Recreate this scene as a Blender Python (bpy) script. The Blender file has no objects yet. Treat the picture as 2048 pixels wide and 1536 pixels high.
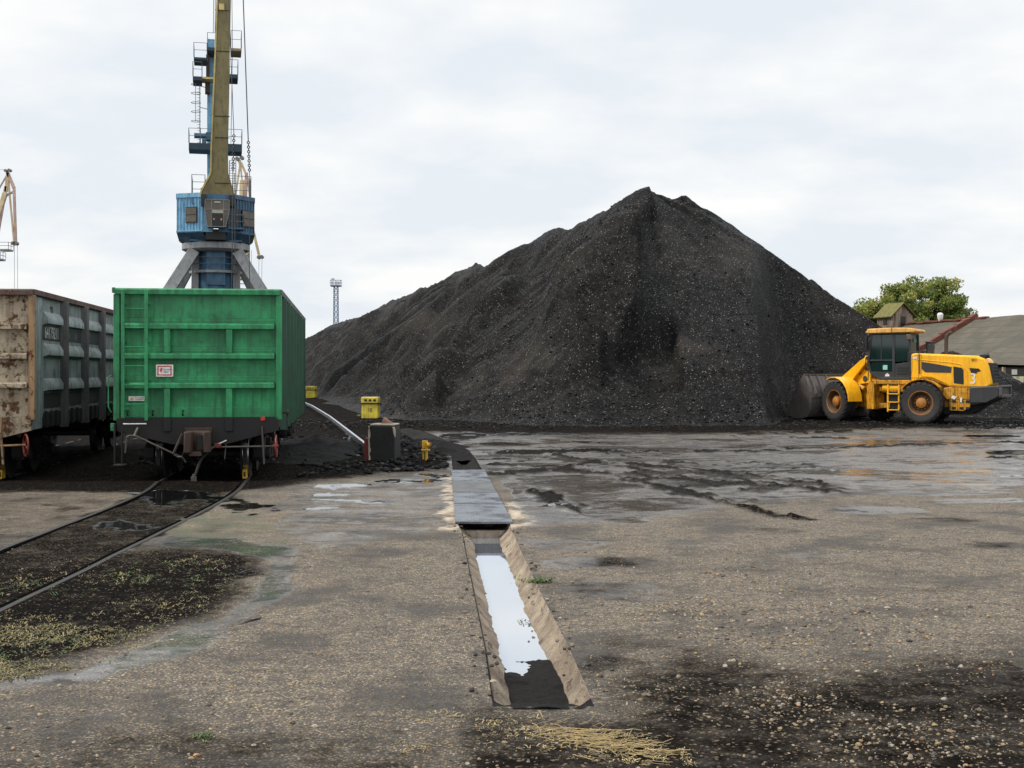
import bpy, math, random
import numpy as np
from mathutils import Matrix, Vector
R = math.radians
rng = np.random.default_rng(7); random.seed(7)
S = bpy.context.scene
COL = S.collection
HC, F, HY = 1.95, 2520.0, 745.0           # eye height, focal length and horizon in photograph pixels

# ------------------------------------------------------------------ helpers
def G(px, py, z=0.0):                      # where the sight line through a pixel meets height z
    d = (HC - z) * F / (py - HY)
    return ((px - 1024) / F * d, d, z)
def P(px, py, d):                          # the point at distance d on that line
    return Vector(((px - 1024) / F * d, d, HC + (HY - py) / F * d))

def h2(ix, iy, s):
    n = (ix.astype(np.int64) * 374761393 + iy.astype(np.int64) * 668265263 + s * 1442695041) & 0x7fffffff
    n = ((n ^ (n >> 13)) * 1274126177) & 0x7fffffff
    return ((n ^ (n >> 16)) & 0xffffff) / float(0xffffff)
def vn(x, y, s=0):
    x = np.asarray(x, float); y = np.asarray(y, float)
    ix = np.floor(x); iy = np.floor(y); fx = x - ix; fy = y - iy
    u = fx * fx * fx * (fx * (fx * 6 - 15) + 10); v = fy * fy * fy * (fy * (fy * 6 - 15) + 10)
    a = h2(ix, iy, s); b = h2(ix + 1, iy, s); c = h2(ix, iy + 1, s); d = h2(ix + 1, iy + 1, s)
    return (a * (1 - u) + b * u) * (1 - v) + (c * (1 - u) + d * u) * v * 1.0
def fbm(x, y, s=0, o=4, g=0.5):
    t = 0; a = 1; n = 0
    for i in range(o):
        t = t + a * vn(x * 2 ** i + 17.3 * i, y * 2 ** i - 9.1 * i, s + i); n += a; a *= g
    return t / n
def ss(a, b, x):
    t = np.clip((x - a) / (b - a), 0, 1); return t * t * (3 - 2 * t)

class MB:
    def __init__(self): self.v = []; self.f = []; self.T = Matrix.Identity(4)
    def add(self, vs, fs):
        n = len(self.v); T = self.T
        self.v += [tuple(T @ Vector(p)) for p in vs]
        self.f += [tuple(i + n for i in f) for f in fs]; return self
    def box(self, x0, x1, y0, y1, z0, z1):
        vs = [(x, y, z) for z in (z0, z1) for y in (y0, y1) for x in (x0, x1)]
        return self.add(vs, [(0,2,3,1),(4,5,7,6),(0,1,5,4),(1,3,7,5),(3,2,6,7),(2,0,4,6)])
    def prism(self, poly, a, b, ax='y'):    # polygon in the plane across axis ax, pushed from a to b
        n = len(poly)
        def q(p, t):
            return {'y': (p[0], t, p[1]), 'x': (t, p[0], p[1]), 'z': (p[0], p[1], t)}[ax]
        vs = [q(p, a) for p in poly] + [q(p, b) for p in poly]
        fs = [tuple(range(n)), tuple(range(2*n-1, n-1, -1))] + [(i, i+n, (i+1) % n + n, (i+1) % n) for i in range(n)]
        return self.add(vs, fs)
    def bar(self, a, b, w, h=None, up=(0,0,1)):
        a = Vector(a); b = Vector(b); h = h or w; d = (b - a).normalized(); u = Vector(up)
        if abs(d.dot(u)) > .97: u = Vector((1,0,0))
        s = d.cross(u).normalized(); t = s.cross(d).normalized()
        vs = [p + s*i*w/2 + t*j*h/2 for p in (a, b) for j in (-1, 1) for i in (-1, 1)]
        return self.add(vs, [(0,2,3,1),(4,5,7,6),(0,1,5,4),(1,3,7,5),(3,2,6,7),(2,0,4,6)])
    def cyl(self, a, b, r, r2=None, n=12, cap=True):
        a = Vector(a); b = Vector(b); r2 = r if r2 is None else r2
        d = (b - a).normalized(); u = Vector((0,0,1)) if abs(d.z) < .9 else Vector((1,0,0))
        s = d.cross(u).normalized(); t = d.cross(s)
        vs = [];
        for p, q in ((a, r), (b, r2)):
            vs += [p + (s*math.cos(2*math.pi*i/n) + t*math.sin(2*math.pi*i/n))*q for i in range(n)]
        fs = [(i, (i+1) % n, (i+1) % n + n, i+n) for i in range(n)]
        if cap: fs += [tuple(range(n-1, -1, -1)), tuple(range(n, 2*n))]
        return self.add(vs, fs)
    def tube(self, pts, r, n=6):
        for a, b in zip(pts[:-1], pts[1:]): self.cyl(a, b, r, n=n)
        return self
    def lathe(self, prof, o, d, n=32):      # profile of (radius, along) round axis d through o
        o = Vector(o); d = Vector(d).normalized(); u = Vector((0,0,1)) if abs(d.z) < .9 else Vector((1,0,0))
        s = d.cross(u).normalized(); t = d.cross(s); m = len(prof); vs = []
        for i in range(n):
            a = 2*math.pi*i/n; e = s*math.cos(a) + t*math.sin(a)
            vs += [o + e*r_ + d*z_ for r_, z_ in prof]
        fs = [(i*m+j, i*m+j+1, (i+1) % n*m+j+1, (i+1) % n*m+j) for i in range(n) for j in range(m-1)]
        return self.add(vs, fs)
    def torus(self, o, d, r, q, n=24, k=8):
        return self.lathe([(r + q*math.cos(2*math.pi*j/k), q*math.sin(2*math.pi*j/k)) for j in range(k+1)], o, d, n)
    def build(self, name, mat, parent=None, bevel=0, smooth=35):
        me = bpy.data.meshes.new(name); me.from_pydata(self.v, [], self.f); me.validate()
        return obj(name, me, mat, parent, bevel, smooth)

def obj(name, me, mat, parent=None, bevel=0, smooth=35):
    import bmesh
    bm = bmesh.new(); bm.from_mesh(me); bmesh.ops.recalc_face_normals(bm, faces=bm.faces); bm.to_mesh(me); bm.free()
    if smooth:
        me.polygons.foreach_set('use_smooth', [True]*len(me.polygons)); me.set_sharp_from_angle(angle=R(smooth))
    o = bpy.data.objects.new(name, me); COL.objects.link(o)
    if mat: me.materials.append(mat)
    if parent: o.parent = parent
    if bevel:
        b = o.modifiers.new('b', 'BEVEL'); b.width = bevel; b.segments = 2; b.limit_method = 'ANGLE'; b.angle_limit = R(40)
    return o
def tag(o, label=None, cat=None, group=None, kind=None):
    for k, v in (('label', label), ('category', cat), ('group', group), ('kind', kind)):
        if v: o[k] = v
    return o
def thing(name, label, cat, loc=(0,0,0), rz=0, group=None):
    o = bpy.data.objects.new(name, None); COL.objects.link(o); o.empty_display_size = .2
    o.location = loc; o.rotation_euler = (0, 0, rz); return tag(o, label, cat, group)
def copy_tree(o, parent=None):
    c = o.copy(); COL.objects.link(c)
    if parent: c.parent = parent
    for ch in list(o.children): copy_tree(ch, c)
    return c
def big(name, v, f, mat, smooth=True, attrs=None):   # a large mesh from numpy arrays, quads or tris
    me = bpy.data.meshes.new(name); v = np.asarray(v, np.float32); f = np.asarray(f, np.int32)
    n, k = f.shape
    me.vertices.add(len(v)); me.vertices.foreach_set('co', v.ravel())
    me.loops.add(n*k); me.loops.foreach_set('vertex_index', f.ravel())
    me.polygons.add(n); me.polygons.foreach_set('loop_start', np.arange(0, n*k, k, dtype=np.int32))
    me.polygons.foreach_set('use_smooth', np.full(n, smooth))
    for a, d in (attrs or {}).items():
        t = me.attributes.new(a, 'FLOAT', 'POINT'); t.data.foreach_set('value', np.asarray(d, np.float32).ravel())
    me.update(calc_edges=True); me.validate()
    o = bpy.data.objects.new(name, me); COL.objects.link(o); me.materials.append(mat); return o
def text(name, s, size, M, mat, parent, thick=.002, sx=1.0):
    c = bpy.data.curves.new(name, 'FONT'); c.body = s; c.size = size; c.extrude = thick; c.align_x = 'CENTER'; c.align_y = 'CENTER'
    t = bpy.data.objects.new('tmp', c); COL.objects.link(t)
    me = bpy.data.meshes.new_from_object(t); bpy.data.objects.remove(t)
    me.transform(M @ Matrix.Diagonal((sx, 1, 1, 1)))
    o = bpy.data.objects.new(name, me); COL.objects.link(o); me.materials.clear(); me.materials.append(mat); o.parent = parent; return o
FRONT = Matrix.Rotation(R(90), 4, 'X')      # lettering that faces -y

# ------------------------------------------------------------------ materials
class N:
    def __init__(self, name):
        self.m = bpy.data.materials.new(name); self.m.use_nodes = True; self.t = self.m.node_tree
        self.b = self.t.nodes['Principled BSDF']
    def n(self, ty, **kw):
        x = self.t.nodes.new(ty)
        for k, v in kw.items(): setattr(x, k, v)
        return x
    def set(self, sock, v):
        if isinstance(v, bpy.types.NodeSocket): self.t.links.new(v, sock)
        elif isinstance(v, (tuple, list)) and sock.type == 'RGBA': sock.default_value = (*v[:3], 1)
        else: sock.default_value = v
    def co(self, kind='Object', scale=None):
        o = self.n('ShaderNodeTexCoord').outputs[kind]
        if scale:
            m = self.n('ShaderNodeMapping'); self.set(m.inputs['Vector'], o); m.inputs['Scale'].default_value = scale; o = m.outputs[0]
        return o
    def noise(self, scale, detail=4, rough=.55, vec=None, col=False, dist=0):
        x = self.n('ShaderNodeTexNoise'); x.inputs['Scale'].default_value = scale; x.inputs['Detail'].default_value = detail
        x.inputs['Roughness'].default_value = rough; x.inputs['Distortion'].default_value = dist
        self.set(x.inputs['Vector'], vec or self.co()); return x.outputs[1 if col else 0]
    def vor(self, scale, vec=None, feature='F1', out='Distance'):
        x = self.n('ShaderNodeTexVoronoi', feature=feature); x.inputs['Scale'].default_value = scale
        self.set(x.inputs['Vector'], vec or self.co()); return x.outputs[out]
    def ramp(self, fac, stops, const=False):
        x = self.n('ShaderNodeValToRGB'); self.set(x.inputs[0], fac); e = x.color_ramp.elements
        if const: x.color_ramp.interpolation = 'CONSTANT'
        while len(e) < len(stops): e.new(.5)
        for q, (p, c) in zip(e, stops):
            q.position = p; c = (c, c, c) if not isinstance(c, (tuple, list)) else c; q.color = (*c, 1)
        return x.outputs[0]
    def mix(self, a, b, f, mode='MIX'):
        x = self.n('ShaderNodeMix', data_type='RGBA', blend_type=mode); self.set(x.inputs[0], f); self.set(x.inputs[6], a); self.set(x.inputs[7], b); return x.outputs[2]
    def math(self, op, a, b=0.0, clamp=False):
        x = self.n('ShaderNodeMath', operation=op, use_clamp=clamp); self.set(x.inputs[0], a); self.set(x.inputs[1], b); return x.outputs[0]
    def mr(self, v, a, b, c=0., d=1., smooth=True):
        x = self.n('ShaderNodeMapRange', interpolation_type='SMOOTHSTEP' if smooth else 'LINEAR', clamp=True)
        for i, q in enumerate((v, a, b, c, d)): self.set(x.inputs[i], q)
        return x.outputs[0]
    def attr(self, name):
        x = self.n('ShaderNodeAttribute', attribute_name=name); return x.outputs['Fac']
    def bump(self, h, strength=.4, dist=.02, nrm=None):
        x = self.n('ShaderNodeBump'); self.set(x.inputs['Strength'], strength); self.set(x.inputs['Distance'], dist); self.set(x.inputs['Height'], h)
        if nrm: self.set(x.inputs['Normal'], nrm)
        return x.outputs[0]
    def out(self, col=None, rough=None, nrm=None, metal=None, spec=None, ior=None):
        for k, v in (('Base Color', col), ('Roughness', rough), ('Normal', nrm), ('Metallic', metal), ('Specular IOR Level', spec), ('IOR', ior)):
            if v is not None: self.set(self.b.inputs[k], v)
        return self.m

def paint(name, col, rough=.5, dirt=.45, dirtcol=(.03,.026,.022), rust=0., rustcol=(.14,.05,.018), scale=1.0, metal=0, bump=.15, streak=True, vary=.25):
    m = N(name); c = m.co()
    big_ = m.noise(1.3*scale, 5, .6, c); fine = m.noise(22*scale, 4, .6, c)
    k = 1 - vary
    base = m.mix(tuple(x*k for x in col), tuple(min(1, x*(1+vary*.8)) for x in col), m.mr(big_, .3, .7))
    base = m.mix(base, tuple(x*.72 for x in col), m.mr(fine, .5, .75, 0, .55))
    if streak:
        st = m.noise(1.0, 5, .65, m.co('Object', (9*scale, 9*scale, .7*scale)))
        base = m.mix(base, dirtcol, m.math('MULTIPLY', m.mr(st, .44, .68), dirt))
    blot = m.noise(3.2*scale, 6, .7, c, dist=.4)
    base = m.mix(base, dirtcol, m.mr(blot, .48, .72, 0, dirt*.9))
    r = rough
    if rust > 0:
        rn = m.noise(4.5*scale, 8, .72, c, dist=.3); rm = m.mr(rn, .78-.4*rust, .86-.4*rust)
        rc = m.mix(rustcol, tuple(x*.35 for x in rustcol), m.mr(fine, .35, .65))
        base = m.mix(base, rc, rm); r = m.mr(rm, 0, 1, rough, .85)
    h = m.noise(9*scale, 5, .6, c)
    return m.out(base, r, m.bump(h, bump, .02), metal)
FLANGE = None
def flat(name, col, rough=.5, metal=0, ior=None):
    m = N(name); f = m.noise(14, 4, .6)
    return m.out(m.mix(tuple(x*.75 for x in col), tuple(min(1, x*1.15) for x in col), m.mr(f, .3, .7)), rough, m.bump(f, .06, .01), metal, ior=ior)

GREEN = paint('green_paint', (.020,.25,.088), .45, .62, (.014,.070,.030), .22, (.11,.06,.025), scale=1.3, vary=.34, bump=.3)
GREEN_SHADED = paint('green_paint_shaded', (.005,.062,.027), .5, .5, (.01,.03,.015), .1)  # the wagon green darkened: shade of its side painted into the colour
SILL = paint('sooty_sill', (.008,.0064,.0056), .7, .3, (.006,.006,.006), .2, (.03,.018,.013), 2)
SOOT = paint('sooty_steel', (.0065,.006,.006), .75, .2, (.003,.003,.003), rust=.05, rustcol=(.03,.015,.01))
GREYPAINT = paint('grey_wagon_paint', (.25,.30,.29), .6, .75, (.035,.038,.038), .2, (.09,.045,.025), 1.2)
STAKE = paint('sooty_stake', (.085,.085,.082), .6, .5, (.015,.015,.015), .1)
RUSTYEND = paint('rusty_end', (.40,.33,.23), .7, .75, (.14,.085,.045), .72, (.12,.05,.018), 1.1, bump=.35)
RUSTYRAIL = paint('rusty_rail', (.13,.08,.065), .75, .5, (.03,.025,.02), .6)
TANEDGE = paint('tan_edge', (.36,.22,.11), .7, .5, (.06,.03,.02), .6)
DARKBAND = flat('dark_band', (.03,.033,.034), .6)
WHITEMARK = flat('white_mark', (.55,.55,.52), .6)
DIMMARK = flat('dim_mark', (.2,.21,.2), .6)
STEEL = N('bright_steel').out((.55,.55,.55), .28, None, 1.)
RED = flat('red_paint', (.5,.025,.015), .45)
REDRUST = paint('red_brake_paint', (.20,.025,.016), .5, .4)
SIGNWHITE = flat('sign_white', (.78,.76,.72), .5)
BLACK = flat('black_ink', (.012,.012,.012), .5)
ORANGE = flat('orange_ink', (.75,.28,.02), .5)
RUBBER = paint('rubber', (.012,.012,.0125), .75, .35, (.045,.042,.04), scale=2, bump=.3)
TYREWALL = paint('tyre_wall', (.030,.028,.027), .75, .4, (.015,.015,.015), scale=2, streak=False)
YELLOW = paint('machine_yellow', (.95,.47,.010), .36, .22, (.26,.10,.01), .05, (.16,.06,.02), 1.4, vary=.08)
YELLOWDIRTY = paint('dirty_yellow', (.68,.31,.010), .55, .9, (.05,.028,.014), .25, (.14,.05,.015), 2)
ROOFORANGE = paint('cab_roof_paint', (.78,.42,.10), .5, .4, (.25,.12,.04), .1, scale=2)
RIMORANGE = paint('wheel_hub_paint', (.42,.17,.03), .55, .5, (.06,.03,.015), .3, scale=3, streak=False)
DARKGREY = paint('dark_grey_paint', (.035,.036,.038), .5, .4, (.02,.019,.018), .04, vary=.15)
BUCKET = paint('bucket_steel', (.105,.09,.085), .5, .55, (.03,.026,.026), .3, (.09,.055,.042), 1.5)
GLASSG = N('green_glass').out((.008,.022,.020), .06, None, 0, .8)
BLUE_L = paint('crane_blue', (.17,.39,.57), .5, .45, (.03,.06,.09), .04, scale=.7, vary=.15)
BLUE_D = paint('crane_dark_blue_and_shade', (.045,.125,.205), .55, .45, (.012,.02,.03), .05, scale=.7)  # dark crane blue, also the painted shade of the house's right half
OCHRE = paint('boom_ochre', (.26,.215,.10), .6, .45, (.09,.075,.04), .05, scale=.5, vary=.12)
OCHRE_L = paint('ochre_pale_and_lit', (.62,.50,.20), .6, .3, (.2,.15,.08), .05, scale=.5)  # pale ochre, also the sunlight painted along the boom's left edge
LEGGREY = paint('portal_grey', (.27,.275,.275), .6, .5, (.09,.09,.09), .22, (.22,.14,.1), .5)
CABBROWN = paint('dusty_pane', (.10,.085,.062), .35, .5, (.06,.05,.035), scale=1, streak=False)
CREAM = paint('cream_paint', (.60,.48,.29), .6, .4, (.3,.17,.1), .12, (.35,.18,.1), .4)
RAILGREY = flat('railing_steel', (.13,.15,.16), .5)
ROPE = flat('wire_rope', (.05,.05,.055), .5)
MASTHAZE = flat('mast_haze_blue', (.10,.17,.30), .5)  # distance haze painted into the colour as blue
BOXYEL = paint('box_yellow', (.66,.52,.05), .5, .35, (.14,.09,.02), .12, (.16,.07,.02), 3)
BOXTOP = paint('box_top', (.72,.62,.40), .5, .4, (.3,.15,.04), .2, (.4,.16,.03), 3)
VALVE = paint('valve_yellow', (.66,.38,.02), .5, .4, (.15,.06,.02), .2, scale=6)
CONC = paint('block_concrete', (.013,.012,.011), .75, .9, (.007,.007,.007), .18, (.16,.13,.10), 2.2, bump=.6)
PALECONC = paint('chipped_concrete', (.50,.42,.33), .85, .5, (.15,.1,.06), scale=5, bump=.6)
# ------------------------------------------------------------------ ground masks (authored on the photograph, held in world metres)
def px_of(x, y):
    return 1024 + F * x / y, HY + HC * F / y
def sd_poly(X, Y, pts):
    p = np.array(pts, float); n = len(p); d2 = np.full(X.shape, 1e12); ins = np.zeros(X.shape, bool)
    for i in range(n):
        a, b = p[i], p[(i+1) % n]; e = b - a; wx = X - a[0]; wy = Y - a[1]
        t = np.clip((wx*e[0] + wy*e[1]) / max(e @ e, 1e-9), 0, 1)
        d2 = np.minimum(d2, (wx - e[0]*t)**2 + (wy - e[1]*t)**2)
        c = ((a[1] > Y) != (b[1] > Y)) & (X < (b[0]-a[0])*(Y-a[1])/((b[1]-a[1]) or 1e-9) + a[0]); ins ^= c
    d = np.sqrt(d2); return np.where(ins, d, -d)
def sd_line(X, Y, pts, k=2.5):
    d = np.full(X.shape, 1e9)
    for a, b in zip(pts[:-1], pts[1:]):
        ax, ay, bx, by = a[0], a[1]*k, b[0], b[1]*k; ex, ey = bx-ax, by-ay
        t = np.clip(((X-ax)*ex + (Y*k-ay)*ey) / max(ex*ex+ey*ey, 1e-9), 0, 1)
        d = np.minimum(d, np.hypot(X-ax-ex*t, Y*k-ay-ey*t))
    return d
ER_Y = [4, 7.5, 8.98, 11.0, 12.5, 15.5, 16.2, 24.8, 25.2, 28.7, 31.9, 37.2, 42.0, 43.5, 60, 3000]
ER_X = [.68, .476, .40, .262, .17, 0.0, -.02, -.57, -.59, -.83, -1.11, -2.02, -2.93, -3.5, -4.8, -200]
EL_Y = [4, 7.5, 8.98, 11.0, 12.5, 15.5, 16.2, 24.9, 29.6, 31.7, 36.4, 40, 43.5, 60, 3000]
EL_X = [.10, -.12, -.197, -.33, -.43, -.62, -.70, -1.17, -1.43, -1.8, -2.8, -3.4, -4.0, -5.6, -220]
ER = lambda d: np.interp(d, ER_Y, ER_X)
EL = lambda d: np.interp(d, EL_Y, EL_X)
CH0, CH1 = 7.35, 43.2                       # the drain runs between these distances

def masks(x, y):
    y = np.maximum(y, 3.0)
    wx = (fbm(x*1.1, y*1.1, 11, 4)-.5); wy = (fbm(x*1.1, y*1.1, 23, 4)-.5)
    X, Y = px_of(x + wx*.5, y + wy*1.0)
    Xs, Ys = px_of(x + wx*.45 + (fbm(x*6, y*4, 29, 3)-.5)*.3, y + wy*.9 + (fbm(x*5, y*4, 31, 3)-.5)*.5)
    poly = lambda pts, s, X_=X, Y_=Y: ss(-s, s, sd_poly(X_, Y_, pts))
    ell = lambda cx, cy, rx, ry, a=.55, b=1.15: 1-ss(a, b, np.hypot((X-cx)/rx, (Y-cy)/ry))
    elx = lambda cx, cy, rx, ry: 1-ss(.8, 1.0, np.hypot((Xs-cx)/rx, (Ys-cy)/ry))
    M = np.maximum
    coal = .97*poly([(-2500,992),(280,984),(300,1004),(470,985),(600,966),(770,946),(900,938),(905,905),(870,878),(820,866),(860,866),(1000,872),(1400,870),(1800,858),(3500,850),(3500,760),(-2500,760)], 7)
    coal = M(coal, .9*poly([(-2500,1150),(100,1112),(330,1090),(450,1092),(520,1118),(500,1172),(420,1225),(240,1300),(0,1352),(-2500,1700)], 40))
    coal = M(coal, .80*poly([(-900,1300),(0,1092),(285,988),(478,988),(0,1226),(-900,1700)], 6))
    coal = M(coal, .76*poly([(700,1750),(930,1440),(1190,1432),(1260,1340),(1400,1295),(1560,1312),(1800,1312),(2100,1295),(3500,1300),(3500,1900)], 85))
    coal = M(coal, .5*poly([(-500,1440),(600,1450),(940,1430),(900,1850),(-500,1850)], 90))
    for cx, cy, rx, ry, w in ((1230,1128,110,16,1.),(1260,1335,150,34,.9),(1400,1225,120,14,.5),(700,1130,60,6,.4),(360,1240,120,20,.7),(1850,1170,160,10,.6),(1190,1178,120,20,.75),(1310,1122,60,10,.6),(1290,1292,140,24,.75),(1200,1340,90,30,.7),(1910,1041,110,9,.9),(1975,1088,90,10,.8),
            (1570,1062,70,7,.7),(1660,1130,120,9,.5),(1510,1220,120,12,.4),(1220,886,75,5,.95),(1300,905,120,5,.6),(1690,953,36,3,.9),(1900,895,160,4,.6),(1640,868,220,5,.7),(1940,862,120,5,.9),
            (560,1103,40,14,.7),(430,1055,60,8,.5),(250,1165,240,40,.5),(560,1275,30,5,.5),(1030,952,36,8,.95),(1990,1500,60,30,.6),(110,1015,60,18,.85),(60,1000,90,7,.7)):
        coal = M(coal, .72*w*ell(cx, cy, rx, ry, .2, 1.2))
    slur = np.zeros_like(X)
    for pts, w in (([(985,948),(1120,942),(1240,950),(1330,976),(1420,999),(1500,1016)], 15), ([(1120,942),(1180,925),(1320,935),(1480,950),(1640,972)], 13),
            ([(1100,910),(1240,930),(1400,965),(1560,972)], 9), ([(1060,985),(1110,1000),(1150,1026)], 20), ([(1095,990),(1160,1012)], 10), ([(1180,905),(1480,903),(1600,898),(2050,885)], 6),
            ([(1240,935),(1300,958),(1440,962),(1650,985)], 8), ([(1500,1016),(1540,1028),(1620,1040)], 12), ([(960,905),(1200,900),(1320,906)], 6), ([(985,930),(1150,938)], 6), ([(1470,870),(1700,862)], 9)):
        slur = M(slur, 1-ss(.35*w, 1.5*w, sd_line(X, Y, pts)))
    tex = fbm(x*3.1+y*.6, y*.8, 41, 4)
    slur = slur * ss(.24, .46, tex)
    rdg = np.abs(fbm(x*.33+y*.12, y*.30-x*.05, 79, 5)-.5)
    fan2 = poly([(1000,885),(1180,890),(1500,900),(1720,950),(1700,990),(1500,1015),(1350,1000),(1200,960),(1050,950)], 16) + .8*poly([(1030,970),(1120,975),(1180,1030),(1080,1040)], 10)
    slur = M(slur, .95*(1-ss(.006, .030, rdg))*np.clip(fan2, 0, 1))
    fan = poly([(1080,905),(1300,915),(1500,945),(1700,972),(1600,1000),(1400,985),(1200,950),(1080,925)], 14) * ss(.45, .55, fbm(x*.7+y*.25, y*1.1-x*.6, 77, 5))
    slur = M(slur, .8*fan)
    wet = .70*poly([(860,862),(1500,866),(2200,852),(3500,850),(3500,960),(1750,985),(1500,1010),(1250,1050),(1060,1060),(1010,1000),(1000,960),(905,945),(880,900)], 16)
    wet = M(wet, .52*poly([(560,970),(760,950),(900,945),(900,1000),(880,1060),(640,1110),(560,1060)], 14))
    wet = M(wet, .66*(1-ss(14, 60, sd_line(X, Y, [(330,1086),(470,1092),(570,1112),(560,1165),(470,1230),(330,1300),(150,1350),(-200,1400)], 2.2))))
    for cx, cy, rx, ry, w in ((1130,1128,100,16,.6),(1130,1090,120,12,.55),(1400,1090,90,9,.45),(1760,1020,140,9,.75),(1900,985,200,10,.6),(1960,1000,140,7,.65),(1230,1180,140,20,.5),(1620,1110,110,7,.5),(130,1440,130,20,.4),(420,1450,120,12,.3),(830,1215,120,12,.35),(1500,1000,260,16,.35)):
        wet = M(wet, w*ell(cx, cy, rx, ry))
    pud = np.zeros_like(X)
    for cx, cy, rx, ry in ((242,1051,70,9),(490,1016,78,12),(390,1000,110,11),(330,985,90,9),(690,972,75,4.2),(655,988,50,4),(640,1000,40,3),(700,1003,85,2.6),(650,1014,40,2.6),(810,962,80,4),(860,950,48,5),(925,872,50,8),(890,884,30,5),
            (2010,853,80,4),(1985,872,60,3),(2040,905,70,5),(2010,915,50,2.6),(2050,952,110,2.8),(1960,846,30,3),(1160,902,90,3),(1060,905,90,4.5),(1180,884,36,2),(1060,868,90,2.4),(700,880,14,20),(645,895,18,5),(1010,888,60,2.5),(1015,920,90,3.5),(870,953,30,5),(1095,1012,40,4),(1640,875,60,2)):
        pud = M(pud, elx(cx, cy, rx, ry))
    pud = pud * ss(.27, .35, fbm(x*1.6, y*1.3, 51, 4))
    crust = poly([(878,950),(910,950),(917,1056),(872,1060),(884,1010)], 5, Xs, Ys) + poly([(1016,1000),(1042,1006),(1066,1048),(1008,1056)], 5, Xs, Ys)
    crust = crust * ss(.34, .5, fbm(x*4, y*2.5, 61, 3))
    moss = poly([(330,1036),(480,1026),(560,1050),(600,1095),(520,1088),(340,1084)], 12)*ss(.3, .55, fbm(x*2, y*2, 71, 3))
    tan = poly([(-2500,1010),(60,985),(280,985),(150,1050),(-2500,1250)], 10) + poly([(360,1030),(560,1020),(560,1080),(300,1080)], 12)
    tan = tan*.45
    coal = M(coal, .42*poly([(-2500,1000),(60,985),(285,985),(0,1100),(-2500,1500)], 10))
    peb = M(ell(1450,1190,360,90), M(ell(1650,1240,400,70), .5*ell(1600,1400,600,120)))
    return dict(coal=np.clip(coal, 0, 1), slur=slur, wet=wet, pud=pud, crust=np.clip(crust, 0, 1), moss=moss, tan=np.clip(tan, 0, 1), peb=peb)
def dip(x, y):                              # the yard falls away a little towards the wagons
    return -.10*ss(22.2, 24.0, y)*ss(-3.2, -4.4, x)
def gz(x, y, m):
    k = (1-m['pud'])
    h = (fbm(x*.5, y*.5, 3, 3)-.5)*.03 + (fbm(x*2.5, y*2.5, 5, 4)-.5)*.022
    h = h*k*np.clip(1.2-.6*m['wet'], .25, 1) + m['slur']*(fbm(x*5, y*5, 9, 3)-.25)*.11 + m['coal']*ss(21, 24, y)*(fbm(x*3, y*3, 15, 4)-.4)*.10*k
    return h*ss(0.02, .3, np.minimum(abs(x-EL(y)), abs(x-ER(y)))) + dip(x, y)

# rows closer together near the eye; one sheet out to the horizon
rows = [HC*F/(p-HY) for p in np.arange(1640, 790, -1.6)]
rows += list(np.geomspace(rows[-1]*1.02, 3000, 60)); rows = np.array(rows); nr = len(rows)
tL = np.concatenate([-np.geomspace(.05, 1, 60)[::-1][:0], np.linspace(0, 1, 430)])
cols = []
nL, nC, nR = 430, 12, 560
yy = rows[:, None]
el, er = EL(rows)[:, None], ER(rows)[:, None]
out = .62*yy + 3
uL = np.linspace(0, 1, nL)[None]; uR = np.linspace(0, 1, nR)[None]; uC = np.linspace(0, 1, nC+2)[None, 1:-1]
xs = np.concatenate([-out + (el+out)*uL, el + (er-el)*uC, er + (out-er)*uR], 1)
ys = np.repeat(yy, xs.shape[1], 1)
ms = masks(xs, ys); zs = gz(xs, ys, ms)
nc = xs.shape[1]; idx = np.arange(nr*nc).reshape(nr, nc)
quad = np.stack([idx[:-1, :-1], idx[:-1, 1:], idx[1:, 1:], idx[1:, :-1]], -1)
hole = np.zeros((nr-1, nc-1), bool)
inch = (rows[:-1] > CH0) & (rows[1:] < CH1); hole[inch, nL-1:nL+nC] = True
quad = quad[~hole]

g = N('yard_surface'); c = g.co('Object')
coal, slur, wet, pud, crust, moss, tan = [g.attr(a) for a in ('coal','slur','wet','pud','crust','moss','tan')]
big_n = g.noise(.9, 5, .6, c); mid = g.noise(5.5, 6, .65, c); fine = g.noise(38, 5, .7, c)
vor = g.n('ShaderNodeTexVoronoi'); vor.inputs['Scale'].default_value = 64; g.set(vor.inputs['Vector'], c)
vcol, vdis = vor.outputs['Color'], vor.outputs['Distance']
sep = g.n('ShaderNodeSeparateColor'); g.set(sep.inputs[0], vcol)
stone = g.ramp(sep.outputs[0], [(0, (.040,.033,.026)), (.25, (.088,.072,.055)), (.5, (.180,.142,.100)), (.75, (.305,.232,.148)), (.92, (.46,.335,.17)), (1, (.62,.52,.38))])
binder = g.mix((.045,.038,.032), (.120,.098,.073), g.mr(mid, .35, .65))
agg = g.mix(stone, binder, g.mr(vdis, .42, .62))
agg = g.mix(agg, g.mix((.06,.051,.044), (.15,.126,.097), g.mr(fine, .35, .7)), .25)
agg = g.mix(agg, (.036,.031,.027), g.mr(big_n, .45, .66, 0, .78)); agg = g.mix(agg, (.03,.026,.023), g.mr(g.noise(7, 6, .75, c), .48, .66, 0, .75))
agg = g.mix(agg, (.21,.15,.095), g.math('MULTIPLY', tan, g.mr(mid, .3, .6, .2, .55)))
agg = g.mix(agg, (.06,.075,.035), g.math('MULTIPLY', moss, .55))
coalc = g.mix((.002,.0018,.0018), (.017,.0138,.0116), g.mr(fine, .35, .75))
coalc = g.mix(coalc, g.mix((.03,.026,.022), (.17,.135,.095), sep.outputs[1]), g.math('GREATER_THAN', g.math('SUBTRACT', sep.outputs[2], g.mr(coal, .8, .95, 0, .05)), .92))
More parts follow.
